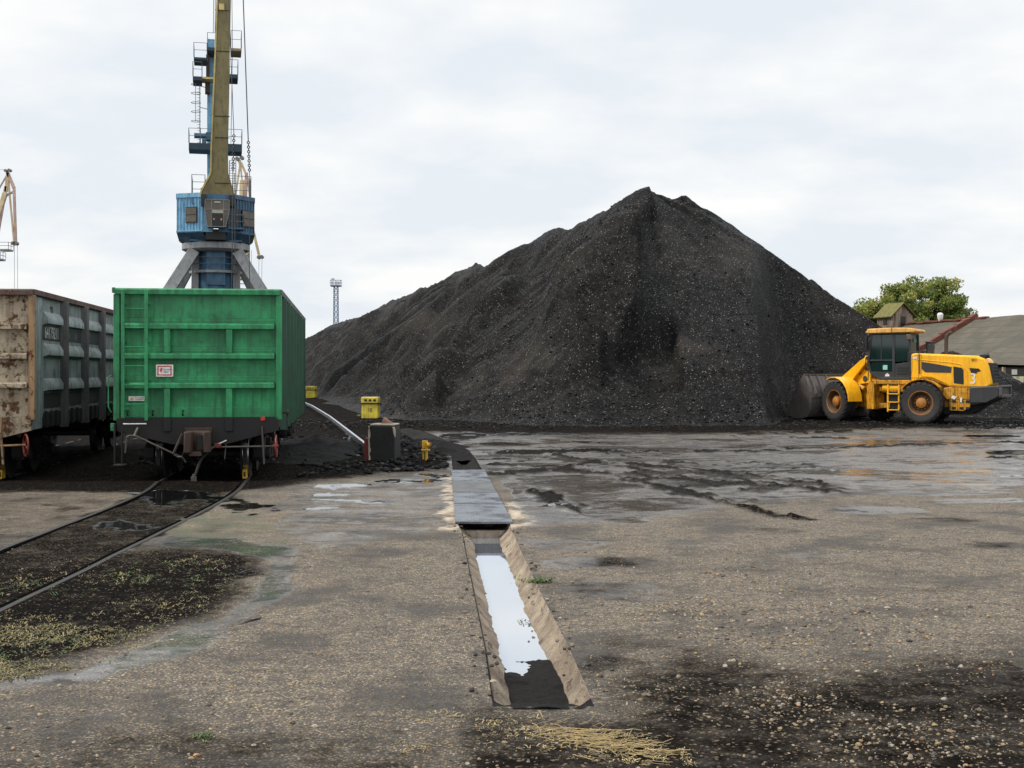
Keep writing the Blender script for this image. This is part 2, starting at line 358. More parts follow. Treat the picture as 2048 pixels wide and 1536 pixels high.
cm = g.math('ADD', coal, g.math('MULTIPLY', g.math('SUBTRACT', mid, .5), .9))
cm = g.math('MAXIMUM', g.mr(g.math('ADD', cm, g.math('MULTIPLY', g.math('SUBTRACT', g.noise(1.7, 6, .7, c), .5), .9)), .05, .95), g.math('MAXIMUM', slur, g.mr(coal, .86, .96)))
base = g.mix(agg, coalc, cm)
base = g.mix(base, g.mix((.30,.24,.17), (.52,.43,.33), g.mr(mid, .35, .6)), g.math('MULTIPLY', crust, g.mr(fine, .3, .5)))
w2 = g.math('ADD', wet, g.math('MULTIPLY', g.math('SUBTRACT', g.noise(2.4, 5, .65, c), .5), 1.0))
wm = g.math('MULTIPLY', g.mr(w2, .25, .85), g.mr(slur, 0, 1, 1, .35))
trk = g.noise(1.0, 6, .68, g.co('Object', (.55, .8, 1)), dist=.8); trk2 = g.noise(1.0, 6, .72, g.co('Object', (2.4, 3.2, 1)))
tm = g.math('MULTIPLY', g.mr(g.math('ADD', trk, g.math('MULTIPLY', g.math('SUBTRACT', trk2, .5), .7)), .53, .64), g.mr(wet, .2, .7))
film = g.math('MULTIPLY', g.mr(g.noise(1.0, 5, .62, g.co('Object', (.28, .36, 1)), dist=.6), .49, .56), g.mr(wet, .4, .72)); film = g.math('MULTIPLY', g.math('MULTIPLY', film, g.mr(moss, 0, .6, 1, .4)), g.math('SUBTRACT', 1.0, g.math('MAXIMUM', slur, tm)))
base = g.mix(base, (.016,.0145,.014), g.math('MULTIPLY', tm, .85)); wm = g.math('MULTIPLY', wm, g.mr(tm, 0, 1, 1, .3))
base = g.mix(base, g.mix(base, (.045,.045,.05), .45), wm)
base = g.mix(base, (.008,.008,.008), g.math('MULTIPLY', pud, .92))
rough = g.mr(wm, 0, 1, .85, .26)
rough = g.mix(rough, (.12,.12,.12), film); rough = g.mix(rough, (.03,.03,.03), pud)
hgt = g.math('ADD', g.math('MULTIPLY', g.math('SUBTRACT', 1.0, vdis), .55), g.math('MULTIPLY', fine, .8))
hgt = g.math('ADD', hgt, g.math('MULTIPLY', mid, .8))
bm_ = g.n('ShaderNodeBump'); g.set(bm_.inputs['Height'], hgt); bm_.inputs['Distance'].default_value = .014
g.set(bm_.inputs['Strength'], g.math('MULTIPLY', g.mr(wm, 0, 1, 1.0, .2), g.math('MULTIPLY', g.math('SUBTRACT', 1.0, pud), g.mr(film, 0, 1, 1, .15))))
GROUND = g.out(base, rough, bm_.outputs[0], spec=g.mr(g.math('MULTIPLY', cm, g.math('SUBTRACT', 1.0, pud)), 0, 1, .5, .015))
ground = big('ground', np.stack([xs, ys, zs], -1).reshape(-1, 3), quad, GROUND, True, {k: ms[k] for k in ('coal','slur','wet','pud','crust','moss','tan')})
tag(ground, kind='structure', label='wet gravelly yard stained with coal dust and puddles', cat='ground')

# ------------------------------------------------------------------ the open drain
def conc(name):
    m = N(name); c = m.co(); a = m.noise(3, 6, .7, c); b = m.noise(70, 5, .8, c); s = m.noise(1, 7, .75, m.co('Object', (9, 4, 9)))
    col = m.mix((.29,.23,.17), (.54,.44,.33), m.mr(a, .35, .65)); col = m.mix(col, (.24,.15,.125), m.mr(m.noise(1.1, 3, .5, c), .5, .65, 0, .6))
    col = m.mix(col, (.05,.043,.036), m.mr(s, .53, .66, 0, .8)); col = m.mix(col, (.03,.027,.024), m.mr(b, .50, .66, 0, .7))
    d = m.attr('silt'); dm = m.mr(m.math('ADD', d, m.math('MULTIPLY', m.math('SUBTRACT', a, .5), .8)), .35, .6)
    col = m.mix(col, m.mix((.010,.009,.008), (.035,.03,.026), m.mr(b, .4, .8)), dm)
    return m.out(col, .8, m.bump(m.math('ADD', a, m.math('MULTIPLY', b, .9)), 1.0, .03), spec=.15)
dr = np.concatenate([np.arange(CH0-.05, 17, .035), np.arange(17, CH1+.1, .12)]); U = np.linspace(0, 1, 61)
DD, UU = np.meshgrid(dr, U, indexing='ij')
el_, er_ = EL(DD), ER(DD)
edgeL = (fbm(DD*2.5, DD*0, 31, 4)-.5); edgeR = (fbm(DD*2.5, DD*0+9, 37, 4)-.5)
far = ss(24.0, 24.7, DD)
depth = .29*(1-far) + .20*far
depth = depth*ss(CH0-.05, CH0+.55, DD) * (1-ss(41.5, 43, DD))
fl = np.interp(DD, [7.4, 8.0, 8.7, 9.3, 10.5, 17], [.07, .105, .115, .10, .0, 0])        # silt lying in the near end
lo = .43 + .014*edgeL; hi = .65 + .014*edgeR
prof = np.clip(np.minimum(UU/lo, (1-UU)/(1-hi)), 0, 1)
prof = np.where(prof < .12, prof*2.0, .24 + (prof-.12)/.88*.76)           # a broken lip, then the slope
fill = np.where(DD < 12, fl + (fbm(DD*3, UU*4, 36, 3)-.5)*.008*(fl > .01) + .03*ss(10.4, 8.4, DD)*ss(.45, .75, UU)*ss(.0,.1,fl), 0)
ZZ = np.maximum(-depth*prof, -depth + np.minimum(fill, depth*.62))
ZZ += ((fbm(DD*14, UU*9, 33, 5)-.5)*.030 + (fbm(DD*2.2, UU*2.5, 34, 3)-.5)*.03)*ss(0, .2, np.minimum(UU, 1-UU)) + far*(fbm(DD*1.5, UU*3, 35, 3)-.5)*.1*ss(0, .2, np.minimum(UU, 1-UU))
XX = el_ + (er_-el_)*UU + (edgeL*.035*(1-UU) + edgeR*.035*UU)*ss(0, .15, np.minimum(UU, 1-UU))
ZZ = np.where((UU == 0) | (UU == 1), dip(XX, DD)-.001, ZZ)
n0, n1 = DD.shape; ii = np.arange(n0*n1).reshape(n0, n1)
q = np.stack([ii[:-1, :-1], ii[:-1, 1:], ii[1:, 1:], ii[1:, :-1]], -1).reshape(-1, 4)
silt = np.maximum(np.maximum(.85*ss(.85, 1.0, prof), far*.95), .9*ss(8.4, 7.6, DD)*ss(.55, .8, prof))
silt = np.maximum(silt, .95*ss(-.015, .012, fill - depth*(1-prof))*(fill > .015))
silt = np.maximum(silt, .6*ss(.06, .02, UU))
tag(big('drainage_channel', np.stack([XX, DD, ZZ], -1).reshape(-1, 3), q, conc('drain_concrete'), True, {'silt': silt}),
    'open concrete drain with sloping chipped sides cut into the yard', 'drain')
wm_ = N('still_water'); WATER = wm_.out((.60,.64,.70), .012, wm_.bump(wm_.noise(7, 2, .5), .010, .01), .82, ior=1.5)
w = MB(); dd = np.arange(8.6, 18.5, .3)
w.v = [(float(EL(d)+.03), d, -.185) for d in dd] + [(float(ER(d)-.03), d, -.185) for d in dd]; k = len(dd)
w.f = [(i, i+k, i+k+1, i+1) for i in range(k-1)]
tag(w.build('water', WATER, smooth=0), kind='structure', label='still water lying in the open drain', cat='water')

pl = N('wet_plate'); c = pl.co(); a = pl.noise(2.2, 5, .6, c); b = pl.noise(60, 3, .7, c)
PLATE = pl.out(pl.mix((.09,.10,.115), (.20,.22,.25), pl.mr(a, .3, .7)), pl.mr(a, .35, .65, .14, .42), pl.bump(b, .2, .004), .6)
pl = N('dusty_plate'); c = pl.co(); a = pl.noise(3, 5, .6, c); PLATE2 = pl.out(pl.mix((.05,.05,.05), (.11,.11,.11), pl.mr(a, .35, .65)), .5, pl.bump(a, .3, .01), .2)
for d0, d1, lab in ((16.2, 18.35, 'nearest dark steel plate over the drain, its edge open to the water'), (18.40, 20.08, 'dark wet drain cover plate just beyond the nearest plate'),
                    (20.13, 22.2, 'wet drain cover plate between the farthest plate and two nearer ones'), (22.23, 24.8, 'farthest drain cover plate beside the coal filled end of the drain')):
    t = thing('drain_cover', lab, 'drain cover', (float(EL(d0)), d0, 0), 0, 'steel plates over the drain')
    m = MB(); x0, x1, x2, x3 = EL(d0)-.03, ER(d0)+.03, ER(d1)+.03, EL(d1)-.03; o = EL(d0)
    m.prism([(x0-o, 0), (x1-o, 0), (x2-o, d1-d0), (x3-o, d1-d0)], .004, .03+.012*((d0*7) % 1), 'z'); m.build('plate', PLATE if d0 not in (20.13,) else PLATE2, t, .003)
    for fx in ((.16,.84,.44,.58,.78) if d0 < 17 else (.14,.86)):
        m = MB(); m.cyl(((x0-o)*(1-fx)+(x1-o)*fx, .28 if fx in (.16,.84,.14,.86) else .42, .024), ((x0-o)*(1-fx)+(x1-o)*fx, .28 if fx in (.16,.84,.14,.86) else .42, .031), .022, n=10); m.build('lifting_lug', BLACK, t)
m = MB(); m.box(-.66, .0, 0, .10, -.29, -.10)
o = m.build('drain_crossbar', PALECONC); o.location = (0, 16.35, 0)
tag(o, 'low concrete sill across the drain under the nearest plate', 'concrete beam')

# ------------------------------------------------------------------ coal heap
AX, AY = 6.6, 61.5; SL = -.237; CA = 1/math.hypot(1, SL)
Hr_y = [61.5, 69.5, 75, 79.2, 85.5, 92.8, 97, 101.5, 109.8, 116.9, 124, 127.8, 135, 149, 165, 184, 205, 227, 260, 320]
Hr_z = [10.9, 10.75, 10.5, 11.0, 10.15, 10.0, 10.2, 10.75, 10.65, 10.45, 10.2, 10.7, 10.3, 10.5, 10.1, 10.0, 10.3, 10.5, 9.9, 9.6]
def pile_h(x, y):
    xa = AX + SL*(y-AY)
    t = (x-xa)*CA; s = (y-AY)*CA + (x-AX)*SL*CA*1.0
    back = y - AY + (x-AX)*SL > 0
    dridge = np.where(back, np.abs(t), np.hypot(x-AX, y-AY))
    ex, ey = 1.9, .5; tt = np.clip(((x-AX)*ex + (y-AY)*ey)/(ex*ex+ey*ey), 0, 1)
    d2 = np.hypot(x-AX-ex*tt, y-AY-ey*tt)
    H = np.interp(np.where(back, y + .2*t, AY), Hr_y, Hr_z)
    az = np.arctan2(x-AX, -(y-AY))                         # 0 towards the eye, positive to the right
    left = np.clip(ss(.1, 1.1, -az), 0, 1); left = np.where(back & (t < 0), 1, left)
    sl = .735 + .115*left
    h = np.maximum(H - sl*dridge, 10.75 - (sl-.01)*d2)
    h = h + .35*np.exp(-np.maximum(h, 0)/.8)*0 
    q = -(y-AY); dx = x-AX
    on = ss(-.5, 1.0, h)
    # slips running down the long left face
    u = (x*.42 + y*.91); v = (x*.91 - y*.42)
    wob = (fbm(x*.22, y*.22, 101, 3)-.5)*2.4
    r1 = fbm((u+wob)*.42, v*.055, 103, 4); r2 = fbm((u+wob*.6)*1.5, v*.10, 107, 4)
    saw = ((u+wob+ (fbm(x*.09, y*.09, 109, 2)-.5)*5)*.42) % 1.0
    scarp = (ss(0, .84, saw)-ss(.87, .95, saw))*ss(.36, .52, fbm(x*.16+5, y*.10, 113, 3))
    crx = np.interp(q, [-5, 0, 3, 5.7, 8, 10, 11.2, 12.4, 14, 20], [.5, .3, -.5, -1.1, -1.0, -1.25, -2.4, -3.0, -3.2, -3.2]) + (fbm(q*.9, q*0, 117, 3)-.5)*.7
    lft = ss(.05, -.12, dx-crx); lf = np.where(back, (t < 0)*1.0, lft)
    h = h + on*lf*((r1-.5)*1.0 + (r2-.5)*.9 + scarp*1.5 - .6)*np.where(back, ss(.2, 3.5, dridge), ss(.5, 4.5, dridge))
    amp = np.interp(q, [-1, 1, 4, 8, 11, 12.6, 13.5], [0, .6, 1.1, 1.4, 1.5, .5, 0])
    h = h + lft*amp*(1-ss(1.5, 6.5, crx-dx))*~back
    bowl = ss(-2.6, -1.5, dx)*ss(.25, -.15, dx)*ss(8.6, 9.8, q)*ss(13.2, 12.0, q)
    h = h - bowl*.8*(1-lft)
    # the smoother right-hand fan
    rt = (1-lf)
    a2 = np.where(back, 0, az)*16
    h = h + on*rt*((fbm(a2*.33, dridge*.12, 121, 3)-.5)*.55 + (fbm(x*.6, y*.6, 125, 3)-.5)*.22)
    h = h + on*(fbm(x*2.6, y*2.6, 127, 3)-.5)*.06
    # crest lumps, the shoulder behind on the right, the debris cone at the foot
    h = h + np.where(h > 8.6, (fbm(x*.8, y*.55, 131, 3)-.45)*.45*ss(8.6, 10, h), 0)
    cap = 10.85 + (fbm(x*1.6, y*1.6, 143, 3)-.5)*.5; h = np.where(h > cap, cap + (h-cap)*.25, h)
    sh = 6.75 - .75*np.hypot(x-15.9, y-67) + (fbm(x*1.3, y*1.3, 133, 3)-.5)*1.0
    sh = np.where((y > 60) & (x > 8), sh, -9)
    h = np.maximum(h, sh)
    yf = np.interp(x, [7.5, 9.2, 10.8, 12.3, 15, 24], [40, 45.5, 51.2, 54.6, 56, 57]) + (fbm(x*.6, y*0, 135, 3)-.5)*.8
    h = np.minimum(h, 1.2*(y-yf)*np.where(y > yf, 1, .3))
    cone = 2.3 - .60*np.hypot(x-3.4, y-49.8) + (fbm(x*2.2, y*2.2, 137, 3)-.5)*.22
    cone2 = .9 - .55*np.hypot(x-6.8, y-48.2) + (fbm(x*2.2, y*2.2, 139, 3)-.5)*.22
    h = np.maximum(np.maximum(h, cone), cone2)
    h = np.where(h < .9, h - .0, h)
    toe = np.log1p(np.exp(np.clip(h*3.2, -30, 30)))/3.2      # the foot runs out gently
    h = np.where(h < 2, toe - .10 + (fbm(x*1.7, y*1.7, 141, 4)-.5)*.16*ss(.0, .4, toe), h)
    return h
ry = np.concatenate([np.arange(43, 64, .085), np.arange(64, 82, .13), np.geomspace(82, 320, 330)])
rt_ = np.concatenate([np.linspace(-19, 4, 330), np.linspace(4.05, 26, 250)])
yv, tv = np.meshgrid(ry, rt_, indexing='ij'); xv = AX + SL*np.maximum(yv-AY, -3) + tv
hv = pile_h(xv, yv); n0, n1 = xv.shape; ii = np.arange(n0*n1).reshape(n0, n1)
q = np.stack([ii[:-1, :-1], ii[:-1, 1:], ii[1:, 1:], ii[1:, :-1]], -1)
keep = (np.maximum.reduce([hv[:-1, :-1], hv[1:, :-1], hv[:-1, 1:], hv[1:, 1:]]) > -.06)
def coalmat(name, lumpy=15):
    m = N(name); c = m.co(); a = m.noise(.22, 5, .6, c); b = m.noise(2.2, 6, .7, c); e = m.noise(14, 4, .7, c)
    v = m.n('ShaderNodeTexVoronoi'); v.inputs['Scale'].default_value = lumpy; m.set(v.inputs['Vector'], c)
    v2 = m.n('ShaderNodeTexVoronoi'); v2.inputs['Scale'].default_value = lumpy*2.3; m.set(v2.inputs['Vector'], c)
    s = m.n('ShaderNodeSeparateColor'); m.set(s.inputs[0], v.outputs['Color']); s2 = m.n('ShaderNodeSeparateColor'); m.set(s2.inputs[0], v2.outputs['Color'])
    col = m.mix((.0022,.0022,.0022), (.0125,.0114,.0108), m.mr(b, .35, .7)); col = m.mix(col, (.050,.043,.037), m.mr(a, .50, .70, 0, .5))
    col = m.mix(col, (.035,.034,.033), m.math('MULTIPLY', m.math('GREATER_THAN', s.outputs[0], .92), .7)); col = m.mix(col, (.26,.25,.24), m.math('GREATER_THAN', s2.outputs[1], .989))
    r = m.mr(s2.outputs[2], 0, .5, .35, .85)
    h = m.math('ADD', m.math('MULTIPLY', v.outputs['Distance'], -1.0), m.math('ADD', m.math('MULTIPLY', v2.outputs['Distance'], -.5), e))
    h = m.math('ADD', h, m.math('MULTIPLY', s.outputs[1], .7))
    return m.out(col, r, m.bump(h, .55, .05), ior=1.22)
COAL = coalmat('loose_coal')
pile = tag(big('coal_pile', np.stack([xv, yv, hv], -1).reshape(-1, 3), q[keep], COAL), 'huge black coal heap with a steep peak and long ridge running back', 'coal pile')

m = N('damp_spoil'); e_ = m.noise(9, 6, .75); SPOIL = m.out(m.mix((.0018,.0017,.0017), (.014,.012,.011), m.mr(e_, .35, .75)), .8, m.bump(e_, 1.0, .06), spec=.12)
def heap(name, lab, spots, x0, x1, y0, y1, st, zb=0., slope=.62):
    X, Y = np.meshgrid(np.arange(x0, x1, st), np.arange(y0, y1, st), indexing='ij'); h = np.full(X.shape, -9.)
    for sx, sy, hh in spots: h = np.maximum(h, hh - slope*np.hypot(X-sx, Y-sy))
    h = h + (fbm(X*1.1, Y*1.1, 201, 4)-.5)*.55*ss(-.3, .5, h) + (fbm(X*5, Y*5, 203, 3)-.5)*.12
    toe = np.log1p(np.exp(np.clip(h*4, -30, 30)))/4; h = np.where(h < 1.2, toe-.09, h)
    a, b = X.shape; ii = np.arange(a*b).reshape(a, b); q = np.stack([ii[:-1, :-1], ii[1:, :-1], ii[1:, 1:], ii[:-1, 1:]], -1)
    k = np.maximum.reduce([h[:-1, :-1], h[1:, :-1], h[:-1, 1:], h[1:, 1:]]) > -.05
    return tag(big(name, np.stack([X, Y, h+zb], -1).reshape(-1, 3), q[k], SPOIL if name == 'rubble_heap' else COAL), lab, 'coal pile')
heap('coal_heap', 'low coal heap behind the yellow wheel loader below the long roof', [(19.6,60,3.0),(20.8,59.5,3.05),(21.6,58,2.5),(23.5,57,1.7),(25,56,.9),(18,60.5,2.9)], 14, 30, 51, 66, .12)
heap('rubble_heap', 'low black spoil beside the white rail and the concrete block', [(-4.6,29.5,.10),(-4.9,31.5,.14),(-4.6,33.5,.12),(-5.6,36,.16),(-5.3,34,.15),(-1.9,33,.16),(-2.4,35,.15),(-1.7,30.6,.10)], -9, .2, 25.5, 40, .06, -.03, .35)

def lumps(name, pts, sizes, mat, squash=(.5, .9), attrs=False):  # many small broken lumps as one mesh
    ico = []; phi = (1+5**.5)/2
    for a in (-1, 1):
        for b in (-phi, phi): ico += [(0, a, b), (a, b, 0), (b, 0, a)]
    ico = np.array(ico)/math.hypot(1, phi)
    import bmesh
    bm = bmesh.new(); [bm.verts.new(p) for p in ico]; r_ = bmesh.ops.convex_hull(bm, input=bm.verts); bm.verts.index_update()
    fi = np.array([[v.index for v in f.verts] for f in bm.faces]); ico = np.array([v.co[:] for v in bm.verts]); bm.free()
    n = len(pts); jit = rng.uniform(.72, 1.25, (n, 12, 1)); V = ico[None]*jit
    sc = rng.uniform(.65, 1.3, (n, 1, 3)); sc[:, :, 2] = rng.uniform(*squash, (n, 1)); V = V*sc
    a = rng.uniform(0, 6.28, n); ca, sa = np.cos(a)[:, None], np.sin(a)[:, None]
    V = np.stack([V[..., 0]*ca - V[..., 1]*sa, V[..., 0]*sa + V[..., 1]*ca, V[..., 2]], -1)*np.asarray(sizes)[:, None, None] + np.asarray(pts)[:, None, :]
    Fc = fi[None] + (np.arange(n)*12)[:, None, None]
    return big(name, V.reshape(-1, 3), Fc.reshape(-1, 3), mat, False, {'tone': np.repeat(rng.uniform(0, 1, n), 12)})
m = N('coal_lump'); tn = m.attr('tone'); COALLUMP = m.out(m.ramp(tn, [(0, (.005,.005,.005)), (.75, (.013,.0125,.012)), (.9, (.03,.029,.028)), (.985, (.05,.047,.045)), (1, (.13,.125,.12))]), .65, m.bump(m.noise(30, 3, .6), .4, .02), ior=1.22)
m = N('pebble'); tn = m.attr('tone'); PEB = m.out(m.mix(m.ramp(tn, [(0, (.03,.027,.024)), (.25, (.09,.075,.06)), (.5, (.19,.135,.075)), (.7, (.32,.22,.10)), (.85, (.27,.225,.17)), (.96, (.34,.30,.24)), (1, (.40,.19,.06))]), (.05,.042,.035), m.mr(m.noise(35, 4, .7), .5, .7, 0, .7)), .62, m.bump(m.noise(60, 3, .6), .3, .005))
# lumps lying on the heap, thickest at its foot
n = 42000; yq = rng.uniform(45, 66, n); xq = rng.uniform(-16, 25, n); e = .25
hq = pile_h(xq, yq); slope = pile_h(xq, yq-e)-hq
pr = np.where(hq > .05, .10 + .55*np.exp(-hq/2.0) + .45*ss(.50, .66, fbm(xq*.35, yq*.35, 151, 3)), 0)*(slope < .25)
k = rng.uniform(0, 1, n) < pr; sz = .018 + .06*rng.uniform(0, 1, k.sum())**6
tag(lumps('coal_lumps', np.stack([xq[k], yq[k], hq[k]+sz*.3], -1), sz, COALLUMP), 'loose lumps of coal scattered over the big heap', 'coal lumps', kind='stuff')
n = 9000; yq = 42 + 9*rng.uniform(0, 1, n)**1.2; xq = rng.uniform(-13, 26, n); hq = pile_h(xq, yq)
k = (hq < .15) & (rng.uniform(0, 1, n) < ss(42, 48, yq)*.9+.05); sz = .02 + .05*rng.uniform(0, 1, k.sum())**3
p2 = np.stack([xq[k], yq[k], sz*.3], -1)
n = 5200; xq = rng.uniform(-8.5, 0, n); yq = rng.uniform(24, 40, n); mm = masks(xq, yq); k2 = (mm['coal'] > .6) & (mm['pud'] < .2) & ((xq > -4.2) | (yq > 27.5)) & (xq < EL(yq)-.1) & ~((abs(xq+3.35-.0)<.7) & (abs(yq-28.3) < .6))
sz2 = .014 + .08*rng.uniform(0, 1, k2.sum())**4
def small_z(x, y): return gz(x, y, masks(x, y))
p3 = np.stack([xq[k2], yq[k2], small_z(xq[k2], yq[k2])+.04*0+sz2*.35], -1)
tag(lumps('coal_debris', np.concatenate([p2, p3]), np.concatenate([sz, sz2]), COALLUMP), 'black coal crumbs strewn over the yard by the wagons and heap', 'coal debris', kind='stuff')
# pebbles in the near yard
n = 60000; py_ = rng.uniform(1075, 1600, n); px_ = rng.uniform(-150, 2200, n); yq = HC*F/(py_-HY); xq = (px_-1024)/F*yq
mm = masks(xq, yq); pr = (.05 + .16*mm['peb'] + .012*mm['coal'])*(1-.7*mm['wet'])*(mm['pud'] < .1); pr = pr*ss(.3, .62, fbm(xq*1.3, yq*1.3, 161, 3))*1.7
k = (rng.uniform(0, 1, n) < pr) & ((xq < EL(yq)-.03) | (xq > ER(yq)+.03) | (yq < 7.2))
sz = .0045 + .006*rng.uniform(0, 1, k.sum())**2 + .016*rng.uniform(0, 1, k.sum())**10; sz *= (.75+.3*mm['peb'][k])
A = np.stack([xq[k], yq[k], small_z(xq[k], yq[k])+sz*.25], -1)
cl = []
for cx, cy, sx, sy, cnt, s0 in ((1560,1385,26,20,60,.020),(1600,1430,60,30,80,.018),(1680,1470,90,24,80,.018),(1860,1500,90,30,90,.019),(1910,1540,80,20,40,.019),(1530,1285,50,8,60,.020),(1400,1215,60,14,60,.018),(1720,1235,70,14,80,.017),(1960,1300,60,22,80,.016),(1470,1320,20,8,10,.03),(1480,1310,90,20,30,.02),(1650,1100,160,8,60,.02),(1780,1080,100,6,30,.02),(1000,1370,20,40,25,.010)):
    for _ in range(cnt): cl.append((*G(cx+random.gauss(0, sx), cy+random.gauss(0, sy*.8))[:2], s0*.42*random.uniform(.4, 1.7)))
cl = np.array(cl); cl = cl[(cl[:, 0] < EL(cl[:, 1])-.03) | (cl[:, 0] > ER(cl[:, 1])+.03)]
Bp = np.stack([cl[:, 0], cl[:, 1], small_z(cl[:, 0], cl[:, 1])+cl[:, 2]*.25], -1)
tag(lumps('gravel', np.concatenate([A, Bp]), np.concatenate([sz, cl[:, 2]]), PEB), 'tan and yellow pebbles strewn over the near yard', 'gravel', kind='stuff')

n = 300; yq = rng.uniform(7.5, 16, n); sd_ = rng.uniform(0, 1, n) < .5; xq = np.where(sd_, EL(yq)-rng.normal(.02, .06, n), ER(yq)+rng.normal(.03, .06, n)); sz = .004 + .020*rng.uniform(0, 1, n)**4
m = N('drain_rubble'); tn = m.attr('tone'); RUBM = m.out(m.ramp(tn, [(0, (.02,.018,.016)), (.5, (.07,.056,.045)), (.8, (.20,.16,.12)), (1, (.36,.30,.23))]), .8)
tag(lumps('drain_rubble', np.stack([xq, yq, sz*.3+.002], -1), sz, RUBM), 'crumbled bits of concrete and coal along both lips of the open drain', 'rubble', kind='stuff')
# sparse weeds, dry stalks, a few plants
def blades(name, spots, mat, nb=6, l=(.02, .06), w=.006, lift=.5):
    V = []; Fq = []; T = []
    for (x, y, z, s) in spots:
        t = random.random()
        for _ in range(random.randint(nb-2, nb+2)):
            a = random.uniform(0, 6.28); L = random.uniform(*l)*s; up = random.uniform(.1, 1)*lift*L; cw, sw = math.cos(a), math.sin(a); W = w*s*random.uniform(.6, 1.4)
            bx, by = x+random.gauss(0, .02*s), y+random.gauss(0, .02*s); i = len(V)
            V += [(bx-sw*W*.4, by+cw*W*.4, z), (bx+sw*W*.4, by-cw*W*.4, z), (bx+cw*L*.55+sw*W, by+sw*L*.55-cw*W, z+up*.8), (bx+cw*L*.55-sw*W, by+sw*L*.55+cw*W, z+up*.8), (bx+cw*L, by+sw*L, z+up*.7)]
            Fq += [(i, i+1, i+2, i+3), (i+3, i+2, i+4, i+4)]; T += [t]*5
    me = bpy.data.meshes.new(name); me.from_pydata(V, [], [f if f[2] != f[3] else f[:3] for f in Fq]); a = me.attributes.new('tone', 'FLOAT', 'POINT'); a.data.foreach_set('value', np.array(T, np.float32))
    return obj(name, me, mat, smooth=0)
def leafmat(name, st):
    m = N(name); return m.out(m.ramp(m.attr('tone'), st), .6)
WEED = leafmat('weed_leaf', [(0, (.035,.035,.013)), (.35, (.11,.095,.03)), (.7, (.21,.165,.06)), (.9, (.31,.235,.10)), (1, (.10,.13,.03))])
FRESH = leafmat('fresh_leaf', [(0, (.03,.06,.012)), (.6, (.075,.12,.022)), (1, (.17,.18,.045))])
STRAW = leafmat('dry_stalk', [(0, (.17,.12,.055)), (.6, (.36,.27,.12)), (1, (.50,.40,.20))])
n = 30000; py_ = rng.uniform(1085, 1370, n); px_ = rng.uniform(-500, 540, n); yq = HC*F/(py_-HY); xq = (px_-1024)/F*yq
mm = masks(xq, yq); cln = fbm(xq*1.6, yq*1.6, 171, 4)
reg = sd_poly(px_, py_, [(-600,1150),(0,1140),(180,1120),(300,1110),(480,1115),(540,1150),(470,1200),(420,1240),(300,1290),(200,1330),(0,1365),(-600,1500)])
dens = ss(-12, 12, reg)*ss(.42, .62, cln)*(.18 + .8*ss(420, 0, px_)*ss(1140, 1220, py_))
k = rng.uniform(0, 1, n) < dens*.40
sp = [(a, b, c_, random.uniform(.5, 1.25)) for a, b, c_ in zip(xq[k], yq[k], small_z(xq[k], yq[k]))]
tag(blades('weeds', sp, WEED, 7, (.015, .05), .004, .6), 'sparse yellow green weeds creeping over dark soil by the rail', 'weeds', kind='stuff')
sp = []
for cx, cy, sx, sy, c_ in ((270,1155,40,8,26),(420,1160,60,14,22),(60,1180,60,12,18),(390,1130,50,6,10),(90,1290,90,30,24),(40,1320,60,20,20)):
    for _ in range(c_):
        x, y, _z = G(cx+random.gauss(0, sx), cy+random.gauss(0, sy)); sp.append((x, y, 0.0, random.uniform(.6, 1.4)))
tag(blades('green_tufts', sp, FRESH, 7, (.015, .05), .004, .7), 'brighter green tufts among the weeds by the curved rail', 'grass', kind='stuff')
sp = []
for cx, cy, sx, sy, c_ in ((1130,1470,60,10,60),(1220,1490,60,14,80),(1290,1515,50,12,60),(1010,1455,50,12,40),(880,1440,60,10,50),(1060,1440,60,8,30),(830,1495,40,6,20)):
    for _ in range(c_):
        x, y, _z = G(cx+random.gauss(0, sx), cy+random.gauss(0, sy)); sp.append((x, y, 0.002, random.uniform(.4, 1.1)))
st = MB()
for _ in range(150):
    t = random.random(); x, y, _z = G(1080+200*t+random.gauss(0, 30), 1462+50*t+random.gauss(0, 9)); a = random.gauss(-.15, .5); L = random.uniform(.06, .26)
    p = [Vector((x, y, random.uniform(.004, .03)))]
    for j in range(4): a += random.gauss(0, .25); p.append(p[-1] + Vector((math.cos(a)*L/4, -math.sin(a)*L/4*1.0, random.gauss(0, .006)))); p[-1].z = max(.004, p[-1].z)
    st.tube(p, random.uniform(.0009, .002), 4)
t = thing('dried_stalks', 'tangle of pale dried stalks lying below the end of the drain', 'dead plant', (0, 0, 0))
sm = flat('stalk', (.40,.30,.14), .7); tag(st.build('stalk', sm, t, smooth=0), kind='stuff'); o = blades('leaf_litter', sp, STRAW, 5, (.015, .045), .003, .3); o.parent = t
for px_, py_, s, lab, nm in ((1076,1164,1.5,'small bright green plant rooted in the right lip of the drain','plant'),(725,832,3.2,'green grass tuft at the foot of the yellow box marked 10','grass tuft'),(408,1474,.7,'tiny green seedling alone in the near gravel','plant')):
    x, y, z = G(px_, py_); spots = [(x+random.gauss(0, .035*s), y+random.gauss(0, .035*s), .0, s*random.uniform(.5, 1)) for _ in range(26)]
    tag(blades('seedling' if s < 3 else 'grass_tuft', spots, FRESH, 6, (.02, .055), .008, 1.0), lab, nm)
for (a, b, lab) in (((1385-1385+478,1150),(503,1142),'dark stick lying on the weedy patch'),((480,1253),(520,1240),'thin dark twig lying on the open gravel')):
    m = MB(); p, q_ = G(*a), G(*b); m.tube([(p[0], p[1], .012), ((p[0]+q_[0])/2, (p[1]+q_[1])/2+.02, .02), (q_[0], q_[1], .014)], .008, 6)
    tag(m.build('stick', BLACK), lab, 'stick')
